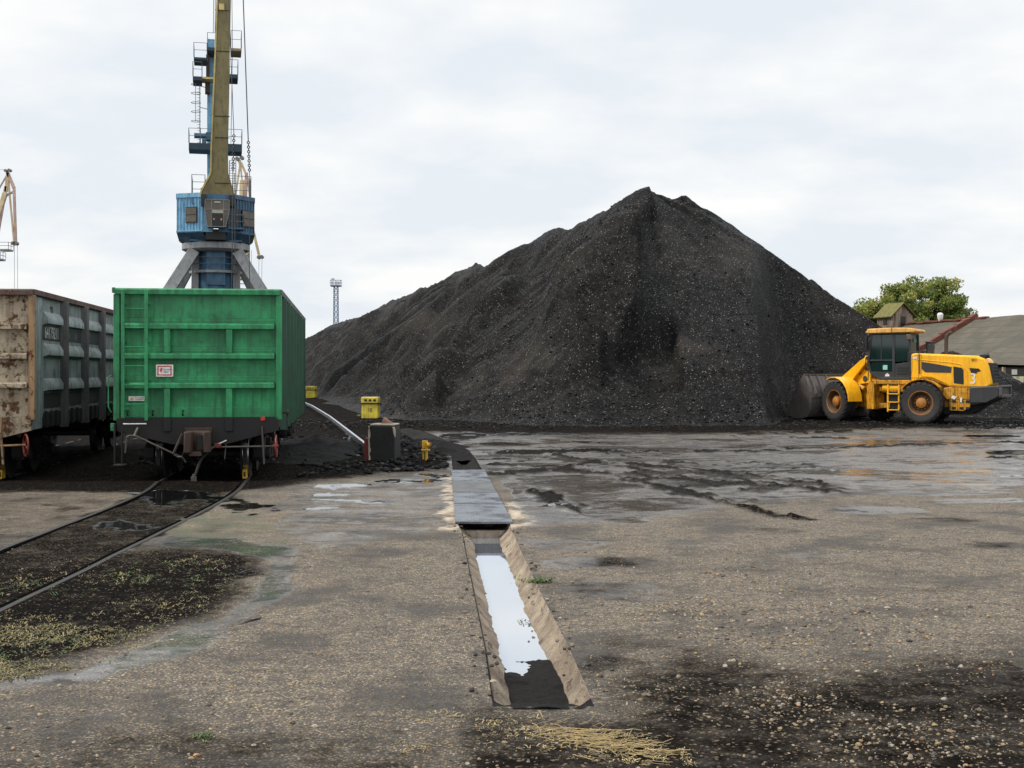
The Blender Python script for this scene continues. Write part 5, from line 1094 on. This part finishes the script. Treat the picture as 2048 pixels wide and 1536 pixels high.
# lattice floodlight mast
LM = P(672, 760, 235); LT = thing('floodlight_mast', 'slim haze-blue lattice floodlight mast standing beyond the coal ridge', 'light mast', (LM.x, 235, 0))
zt = P(0, 572, 235).z; m = MB(); hw_ = .36
for sx in (-1, 1):
    for sy in (-1, 1): m.bar((sx*hw_*1.3,sy*hw_*1.3,0),(sx*hw_,sy*hw_,zt),.11)
n = 17
for k in range(n):
    z0, z1 = zt*k/n, zt*(k+1)/n
    for sy in (-1, 1): m.bar((-hw_*1.15,sy*hw_,z0),(hw_*1.15,sy*hw_,z1),.06); m.bar((hw_*1.15,sy*hw_,z0),(-hw_*1.15,sy*hw_,z1),.06); m.bar((-hw_*1.15,sy*hw_,z1),(hw_*1.15,sy*hw_,z1),.07)
m.build('lattice_tower', MASTHAZE, LT, smooth=0)
m = MB(); m.box(-.95,.95,-.9,.9,zt-.1,zt+.12); p = m.build('platform', MASTHAZE, LT); railing([(-.95,-.9,0),(.95,-.9,0),(.95,.9,0),(-.95,.9,0),(-.95,-.9,0)], zt+.1, .95, p, .035, mat=MASTHAZE)
m = MB()
for x in (-.55, .1, .6): m.box(x-.22,x+.22,-1.0,-.85,zt+.2,zt+.75)
m.box(-.8,-.25,-.5,-.2,zt+1.1,zt+1.4); m.cyl((-.5,-.3,zt),(-.5,-.3,zt+1.2),.05,n=6); m.build('floodlight', flat('lamp_glass', (.45,.47,.5), .3), LT)
# ------------------------------------------------------------------ numbered yellow boxes, block, valve
def ybox(px, py, d, num, lab, rz):
    x, y, z = (px-1024)/F*d, d, 0
    t = thing('yellow_box', lab, 'yellow box', (x, y, 0), rz, 'numbered yellow boxes by the track'); t.scale = (.93, .93, .95)
    m = MB(); m.add([(-.40,-.32,-.1),(.40,-.32,-.1),(.40,.32,-.1),(-.40,.32,-.1),(-.38,-.30,.56),(.38,-.30,.56),(.38,.30,.56),(-.38,.30,.56)], [(0,1,5,4),(1,2,6,5),(2,3,7,6),(3,0,4,7),(4,5,6,7),(3,2,1,0)]); b = m.build('box_body', BOXYEL, t, .01)
    m = MB(); m.box(-.44,.44,-.36,.36,.58,.62); lid = m.build('lid', BLACK, t)
    m = MB(); m.prism([(-.40,.62),(-.42,.84),(-.38,.88),(.38,.88),(.42,.84),(.40,.62)], -.33, .33, 'y'); m.build('lid_cap', BOXYEL, lid, .015)
    m = MB(); m.box(-.40,.40,-.31,.31,.882,.90); m.build('lid_top', BOXTOP, lid, .005)
    m = MB()
    for xx in (-.19,.03,.24): m.box(xx-.06,xx+.06,-.345,-.325,.70,.80)
    m.build('opening', BLACK, lid)
    text('lettering', num, .28, Matrix.Translation((.02,-.318,.28)) @ FRONT, BLACK, b, .004, .8)
ybox(741.5, 830, 56.5, '10', 'yellow box marked 10 standing at the foot of the coal heap', R(-4))
ybox(623, 792, 101, '11', 'yellow box marked 11 peeping out beside the far end of the green wagon', R(-10))
B0 = G(770, 920); BT = thing('concrete_block', 'dark concrete block with pale chipped edges at the end of the white rail', 'concrete block', (B0[0], B0[1], -.03), R(-8))
m = MB(); m.prism([(-.29,0),(.29,0),(.29,.70),(.26,.80),(-.25,.82),(-.28,.78)], -.30, .30, 'y'); bb = m.build('block', CONC, BT, .03)
m = MB(); rs = random.Random(5); L_, R_ = [], []
for k in range(15): z = .02+.78*k/14; L_.append((-.262+rs.uniform(-.025,.012), z)); R_.append((-.302+rs.uniform(-.008,.008), z))
m.prism(L_+R_[::-1], -.312, -.24, 'y'); m.prism([(-.305,0),(-.288,.0),(-.288,.79),(-.305,.79)], -.24, .28, 'y'); m.prism([(.272,.60),(.30,.55),(.30,.72),(.272,.785),(.24,.78)], -.307, -.25, 'y'); m.build('chipped_edge', PALECONC, BT, .006)
m = MB(); m.box(-.27,.27,-.29,.28,.805,.845); m.build('block_top', PALECONC, BT, .015)
m = MB(); m.box(-.40,-.32,-.2,.0,.05,.50); m.box(-.42,-.30,-.22,-.20,.05,.52); m.build('red_plate', REDRUST, BT, .005)
m = MB()
m.add([(-.13,-.06,0),(.16,-.07,.0),(.15,.07,0),(-.1,.08,0),(-.10,-.03,.10),(.05,-.05,.05),(.06,.05,.06),(-.06,.04,.16)], [(3,2,1,0),(4,5,6,7),(0,1,5,4),(1,2,6,5),(2,3,7,6),(3,0,4,7)])
o = m.build('broken_brick', paint('brick_shard', (.22,.13,.085), .85, .4, (.08,.05,.03), scale=8, streak=False), None, .012); o.location = (B0[0]+.05, B0[1]-.02, .817); tag(o, 'brown broken brick lying on top of the concrete block', 'brick')
V0 = G(851, 923); VT = thing('standpipe', 'small yellow standpipe with a valve beside the drain', 'standpipe', (V0[0], V0[1], 0))
m = MB(); m.cyl((0.02,0,0),(.02,0,.46),.032,n=12); m.cyl((-.05,.02,.0),(-.05,.02,.40),.02,n=8); m.build('pipe', VALVE, VT)
m = MB(); m.box(-.09,.10,-.05,.05,.24,.27); m.cyl((.02,-.08,.37),(.10,-.02,.37),.05,n=12); m.box(-.075,.0,-.03,.03,.30,.46); m.build('valve_body', VALVE, VT, .006)
m = MB(); m.torus((.09,-.07,.38),(0,1,0),.04,.01,16,6); m.build('valve_wheel', flat('rusty_valve', (.30,.10,.03), .6), VT)

# ------------------------------------------------------------------ long roofed shed on the right, the wooden hut on its ridge
ax = Vector((.25,-.97,0)).normalized(); up_ = Vector((.97,.25,0)).normalized()
rd = Vector((36.6,94.5,0))                                   # a point under the ridge; the shed runs along ax
ZR, ZE, WD = 6.05, 2.35, 7.2
SH = thing('shed', 'long low shed with a worn grey sheet roof and a brick parapet', 'shed')
def rp(s, w, z): p = rd + ax*s - up_*w; return Vector((p.x, p.y, z))
sm = N('sheet_roof'); cc = sm.co('Object'); 
mp = sm.n('ShaderNodeMapping'); sm.set(mp.inputs['Vector'], cc); mp.inputs['Rotation'].default_value = (0,0,-math.atan2(ax.y, ax.x))
br = sm.n('ShaderNodeTexBrick'); sm.set(br.inputs['Vector'], mp.outputs[0]); br.inputs['Scale'].default_value = 1.0; br.inputs['Mortar Size'].default_value = .022; br.inputs['Brick Width'].default_value = 1.15; br.inputs['Row Height'].default_value = .80
sm.set(br.inputs['Color1'], (.118,.102,.074)); sm.set(br.inputs['Color2'], (.09,.078,.058)); sm.set(br.inputs['Mortar'], (.035,.031,.024))
rn = sm.noise(.5, 6, .65, cc); rn2 = sm.noise(5, 5, .7, cc)
col = sm.mix(br.outputs[0], (.058,.058,.036), sm.mr(rn, .45, .7, 0, .7)); col = sm.mix(col, (.125,.115,.095), sm.mr(rn2, .52, .75, 0, .6))
wv = sm.n('ShaderNodeTexWave'); sm.set(wv.inputs['Vector'], mp.outputs[0]); wv.bands_direction = 'X'; wv.inputs['Scale'].default_value = 3.2
ROOFM = sm.out(col, .85, sm.bump(sm.math('ADD', wv.outputs[1], sm.math('MULTIPLY', rn2, .8)), .6, .05))
WALLM = paint('limewashed_wall', (.44,.42,.31), .85, .7, (.10,.11,.05), scale=.6, bump=.3)
BRK = paint('brick_coping', (.15,.05,.03), .85, .4, (.08,.04,.03), scale=1.5, bump=.6)
def slab(name, s0, s1, mat, w0=0, w1=WD, dz=0, th=.10, par=SH, sub=40):
    m = MB(); n = sub; V = []; f = []
    for k in range(n+1):
        s = s0+(s1-s0)*k/n; jit = (float(vn(s*.35, 1.3, 7))-.5)*.16
        for w in np.linspace(w0, w1, 9):
            z = ZR-(ZR-ZE)*w/WD + dz + jit*.6 + (float(fbm(s*.5, w*.6, 9, 3))-.5)*.16 - .12*math.sin(math.pi*min(1, w/WD)); V.append(rp(s, w, z))
    c9 = 9
    for k in range(n):
        for j in range(c9-1): f.append((k*c9+j, k*c9+j+1, (k+1)*c9+j+1, (k+1)*c9+j))
    m.add(V, f); return m.build(name, mat, par, 0, 0)
slab('roof', -34, -3.2, ROOFM); slab('roof', -3.0, 40, ROOFM, dz=.12); m = MB()
m.add([rp(-34,0,ZR), rp(40,0,ZR), rp(40,-WD,ZE), rp(-34,-WD,ZE)], [(0,1,2,3)]); m.build('roof', ROOFM, SH, 0, 0)
m = MB()
for k in range(26):
    w0, w1 = WD*k/26-.1, WD*(k+1)/26-.1; j = rs.uniform(-.05, .05)
    m.bar(rp(-3.1,w0,ZR+.16-(ZR-ZE)*w0/WD+j), rp(-3.1,w1,ZR+.16-(ZR-ZE)*w1/WD+j), .55, .5)
m.build('brick_parapet', BRK, SH, .02)
m = MB(); m.prism([(0,0)]*0 or [(0,0),(0,1),(1,1)], 0, .01, 'y') if False else None
g0 = [rp(-34,WD+.2,0), rp(-34,WD+.2,ZE), rp(-34,0,ZR+.5), rp(-34,-WD,ZE), rp(-34,-WD,0)]; m.add(g0+[p-ax*.4 for p in g0], [(0,1,2,3,4),(9,8,7,6,5)]+[(i,(i+1)%5,(i+1)%5+5,i+5) for i in range(5)]); m.build('brick_gable', BRK, SH, 0, 0)
m = MB()
for k in range(30): s = -33+k*1.05; m.bar(rp(s,.0,ZR+.06+rs.uniform(-.03,.05)), rp(s+1.0,.0,ZR+.06+rs.uniform(-.03,.05)), .42, .16)
m.build('ridge_tile', BRK, SH, .02)
m = MB(); a, b = rp(-34,WD-.35,ZE/2), rp(40,WD-.35,ZE/2); m.bar((a.x,a.y,.85),(b.x,b.y,.85),.25,1.7); m.build('wall', WALLM, SH)
m = MB(); m.bar((a.x,a.y,2.0),(b.x,b.y,2.0),.22,.62); m.build('eave_band', flat('eave_shade', (.022,.018,.016), .7), SH)  # dark band: window row and painted eave shadow in one colour
m = MB()
for k in range(30): s = -33+k*2.4; p = rp(s,WD-.2,0); m.bar((p.x,p.y,0),(p.x,p.y,2.3),.22)
m.build('wall_post', PALECONC, SH)
m = MB()
for k in range(30): s = -32.2+k*2.4; p, q_ = rp(s,WD-.22,1.98), rp(s+.55,WD-.22,1.98); m.bar(p, q_, .06, .34)
m.build('pale_window', flat('dull_white', (.42,.44,.42), .4), SH)
for s, w, L_, a_ in ((9.5,4.2,1.5,.55),(12.0,2.2,.6,1.2)):
    m = MB(); p = rp(s,w,ZR-(ZR-ZE)*w/WD+.22); q_ = rp(s+L_*math.cos(a_),w-L_*math.sin(a_)*.4,ZR-(ZR-ZE)*(w-L_*math.sin(a_)*.4)/WD+.22); m.bar(p, q_, .16, .05); m.build('patch_strip', flat('pale_strip', (.5,.48,.42), .7), SH)
m = MB(); p = rp(-7.6,.1,ZR); m.lathe([(.10,0),(.15,.15),(.22,.3),(.24,.6),(.14,.72),(0,.74)], p, (0,0,1), 16); m.build('roof_vent', SIGNWHITE, SH)
# hut straddling the ridge
pd = 108.; hx = (1789.5-1024)/F*pd; HT = thing('wooden_hut', 'small weathered plank hut with a mossy roof on the shed ridge', 'hut', (hx, pd, ZR-.9), R(15))
wd = N('grey_planks'); cc = wd.co('Object'); st_ = wd.noise(1, 6, .7, wd.co('Object', (7,7,.5))); rr_ = wd.noise(1.2, 4, .6, cc)
WOOD = wd.out(wd.mix(wd.mix((.10,.065,.045), (.34,.27,.21), wd.mr(st_, .32, .66)), (.05,.03,.02), wd.mr(rr_, .52, .72, 0, .75)), .85, wd.bump(st_, .6, .03))
hw2, hd2, hh = .95, 1.2, 1.6
m = MB()
for k in range(11):
    for s in (-1, 1):
        x0 = -hw2+2*hw2*k/11; zt_ = hh+ .95*(1-abs((x0+hw2/11)/hw2)); m.box(x0+.006,x0+2*hw2/11-.006,s*hd2-.03,s*hd2+.03,-.3,zt_+.0)
for k in range(13):
    for s in (-1, 1): y0 = -hd2+2*hd2*k/13; m.box(s*hw2-.03,s*hw2+.03,y0+.036,y0+2*hd2/13-.006,-.3,hh)
m.build('plank_wall', WOOD, HT, 0, 0)
MOSS = paint('mossy_roof', (.15,.135,.035), .9, .4, (.09,.08,.03), scale=2, bump=.5)
for s in (-1, 1):
    m = MB(); m.prism([(0,hh+1.06),(s*(hw2+.28),hh-.12),(s*(hw2+.28),hh-.03),(0,hh+1.16)], -hd2-.25, hd2+.25, 'y'); m.build('hut_roof', MOSS, HT, .01)
m = MB(); m.box(-.22,.28,-hd2-.05,-hd2-.028,.7,1.55); m.box(-hw2-.05,-hw2-.028,-.4,.2,.85,1.45); m.build('hut_opening', BLACK, HT)
# ------------------------------------------------------------------ tree behind the shed
TD_ = 128.; tx = (1832-1024)/F*TD_; TR = thing('tree', 'broad green leafy tree rising behind the shed roof', 'tree', (tx, TD_, 0))
BARK = paint('bark', (.07,.055,.042), .9, .4, scale=1)
m = MB(); rt = random.Random(11); tips = []
def limb(p, d, L, r_, lev):
    pts = [p]; 
    for k in range(4): d = (d+Vector((rt.gauss(0,.13),rt.gauss(0,.13),rt.gauss(0,.08)))).normalized(); pts.append(pts[-1]+d*L/4)
    for k in range(4): m.cyl(pts[k], pts[k+1], r_*(1-.15*k), r_*(1-.15*(k+1)), n=7, cap=False)
    if lev == 0: tips.append(pts[-1]); tips.append(pts[2]); return
    for k in range(4 if lev > 1 else 3):
        a = rt.uniform(0, 6.28); nd = (d*.55+Vector((math.cos(a)*.8,math.sin(a)*.8,rt.uniform(-.1,.55)))).normalized(); limb(pts[rt.choice((2,3,4))], nd, L*rt.uniform(.6,.8), r_*.5, lev-1)
for k in range(5): a = k*1.256+.3; limb(Vector((0,0,2.6)), Vector((math.cos(a)*.9,math.sin(a)*.9,.75)).normalized(), 3.6, .17, 2)
m.cyl((0,0,0),(0,0,2.8),.42,.30,n=12); limb(Vector((0,0,2.6)), Vector((0,0,1)), 3.4, .22, 2)
m.build('trunk', BARK, TR)
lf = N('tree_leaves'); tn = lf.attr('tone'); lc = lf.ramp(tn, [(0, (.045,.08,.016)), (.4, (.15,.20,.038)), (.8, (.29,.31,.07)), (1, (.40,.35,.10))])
lf.out(lc, .55); tr_ = lf.n('ShaderNodeBsdfTranslucent'); lf.set(tr_.inputs[0], lc); mx = lf.n('ShaderNodeMixShader'); mx.inputs[0].default_value = .35
lf.set(mx.inputs[1], lf.b.outputs[0]); lf.set(mx.inputs[2], tr_.outputs[0]); lf.set(lf.t.nodes['Material Output'].inputs['Surface'], mx.outputs[0])
# clusters kept inside an uneven crown outline
cen = []
rt = random.Random(23)
while len(cen) < 185:
    u = Vector((rt.uniform(-1,1), rt.uniform(-1,1), rt.uniform(-.55,1)))
    if u.length > 1 or u.length < .35: continue
    p = Vector((u.x*5.9, u.y*4.6, 7.6+u.z*3.9)); p.x += .8*math.sin(p.z*1.3)
    if p.z > 10 and abs(p.x-.6) > 3.4: continue
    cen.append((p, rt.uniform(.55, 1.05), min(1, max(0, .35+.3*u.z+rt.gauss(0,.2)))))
for p in tips:
    if rt.random() < .5: cen.append((p, rt.uniform(.5,.8), rt.random()*.7))
V = []; T = []
r2 = np.random.default_rng(3)
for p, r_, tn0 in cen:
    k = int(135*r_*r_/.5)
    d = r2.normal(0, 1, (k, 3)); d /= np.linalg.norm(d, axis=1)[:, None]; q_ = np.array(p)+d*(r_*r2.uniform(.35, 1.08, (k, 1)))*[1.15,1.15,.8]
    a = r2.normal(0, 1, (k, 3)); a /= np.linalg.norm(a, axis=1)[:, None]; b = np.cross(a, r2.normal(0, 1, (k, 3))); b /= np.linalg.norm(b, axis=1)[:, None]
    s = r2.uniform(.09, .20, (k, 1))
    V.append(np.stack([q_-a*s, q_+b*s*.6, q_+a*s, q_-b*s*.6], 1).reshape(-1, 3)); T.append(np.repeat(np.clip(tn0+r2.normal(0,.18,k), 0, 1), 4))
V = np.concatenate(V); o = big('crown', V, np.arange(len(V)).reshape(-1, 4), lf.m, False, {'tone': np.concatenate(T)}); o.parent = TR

# ------------------------------------------------------------------ sky, sun, camera
SUN_EL, SUN_AZ = R(46), R(-100)                             # azimuth from +y, clockwise seen from above
w = bpy.data.worlds.new('World'); S.world = w; w.use_nodes = True; nt = w.node_tree; bg = nt.nodes['Background']
def wn(ty, **kw):
    x = nt.nodes.new(ty); [setattr(x, k, v) for k, v in kw.items()]; return x
sky = wn('ShaderNodeTexSky', sky_type='NISHITA'); sky.sun_disc = False; sky.sun_elevation = SUN_EL; sky.sun_rotation = SUN_AZ; sky.dust_density = 3; sky.air_density = 1
tc = wn('ShaderNodeTexCoord'); sx = wn('ShaderNodeSeparateXYZ'); nt.links.new(tc.outputs['Generated'], sx.inputs[0])
def wm(op, a, b=0.):
    x = wn('ShaderNodeMath', operation=op)
    for i, v in enumerate((a, b)):
        if isinstance(v, bpy.types.NodeSocket): nt.links.new(v, x.inputs[i])
        else: x.inputs[i].default_value = v
    return x.outputs[0]
zc = wm('ADD', wm('MAXIMUM', sx.outputs[2], 0.), .22); cb = wn('ShaderNodeCombineXYZ')
nt.links.new(wm('DIVIDE', sx.outputs[0], zc), cb.inputs[0]); nt.links.new(wm('DIVIDE', sx.outputs[1], zc), cb.inputs[1])
n1 = wn('ShaderNodeTexNoise'); n1.inputs['Scale'].default_value = 2.0; n1.inputs['Detail'].default_value = 7; n1.inputs['Roughness'].default_value = .52; nt.links.new(cb.outputs[0], n1.inputs['Vector'])
rp_ = wn('ShaderNodeValToRGB'); nt.links.new(n1.outputs[0], rp_.inputs[0]); e = rp_.color_ramp.elements
e[0].position = .42; e[0].color = (7.7, 8.2, 8.7, 1); e[1].position = .64; e[1].color = (9.5, 9.5, 9.4, 1)
zen = wm('ADD', wm('MULTIPLY', wm('MAXIMUM', wm('SUBTRACT', sx.outputs[2], .30), 0.), 1.5), 1.0)
sc_ = wn('ShaderNodeVectorMath', operation='SCALE'); nt.links.new(rp_.outputs[0], sc_.inputs[0]); nt.links.new(zen, sc_.inputs['Scale'])
mxw = wn('ShaderNodeMix', data_type='RGBA'); mxw.inputs[0].default_value = .94; nt.links.new(sky.outputs[0], mxw.inputs[6]); nt.links.new(sc_.outputs[0], mxw.inputs[7])
nt.links.new(mxw.outputs[2], bg.inputs[0]); bg.inputs[1].default_value = .10
L = bpy.data.lights.new('sun', 'SUN'); L.energy = 2.3; L.angle = R(9); L.color = (1, .92, .80); so = bpy.data.objects.new('sun', L); COL.objects.link(so)
dv = Vector((math.sin(SUN_AZ)*math.cos(SUN_EL), math.cos(SUN_AZ)*math.cos(SUN_EL), math.sin(SUN_EL))); so.rotation_euler = dv.to_track_quat('Z', 'Y').to_euler()
cam = bpy.data.cameras.new('camera'); cam.sensor_width = 36; cam.lens = 36*F/2048; cam.shift_y = -(768-HY)/2048*-1*-1; cam.clip_end = 6000; cam.clip_start = .1
co = bpy.data.objects.new('camera', cam); COL.objects.link(co); co.location = (0, 0, HC); co.rotation_euler = (R(90), 0, 0); S.camera = co
S.view_settings.view_transform = 'Standard'; S.view_settings.look = 'None'; S.view_settings.exposure = .13; S.view_settings.gamma = 1
S.cycles.max_bounces = 6; S.cycles.diffuse_bounces = 3; S.cycles.glossy_bounces = 3; S.cycles.transmission_bounces = 4; S.cycles.use_denoising = True
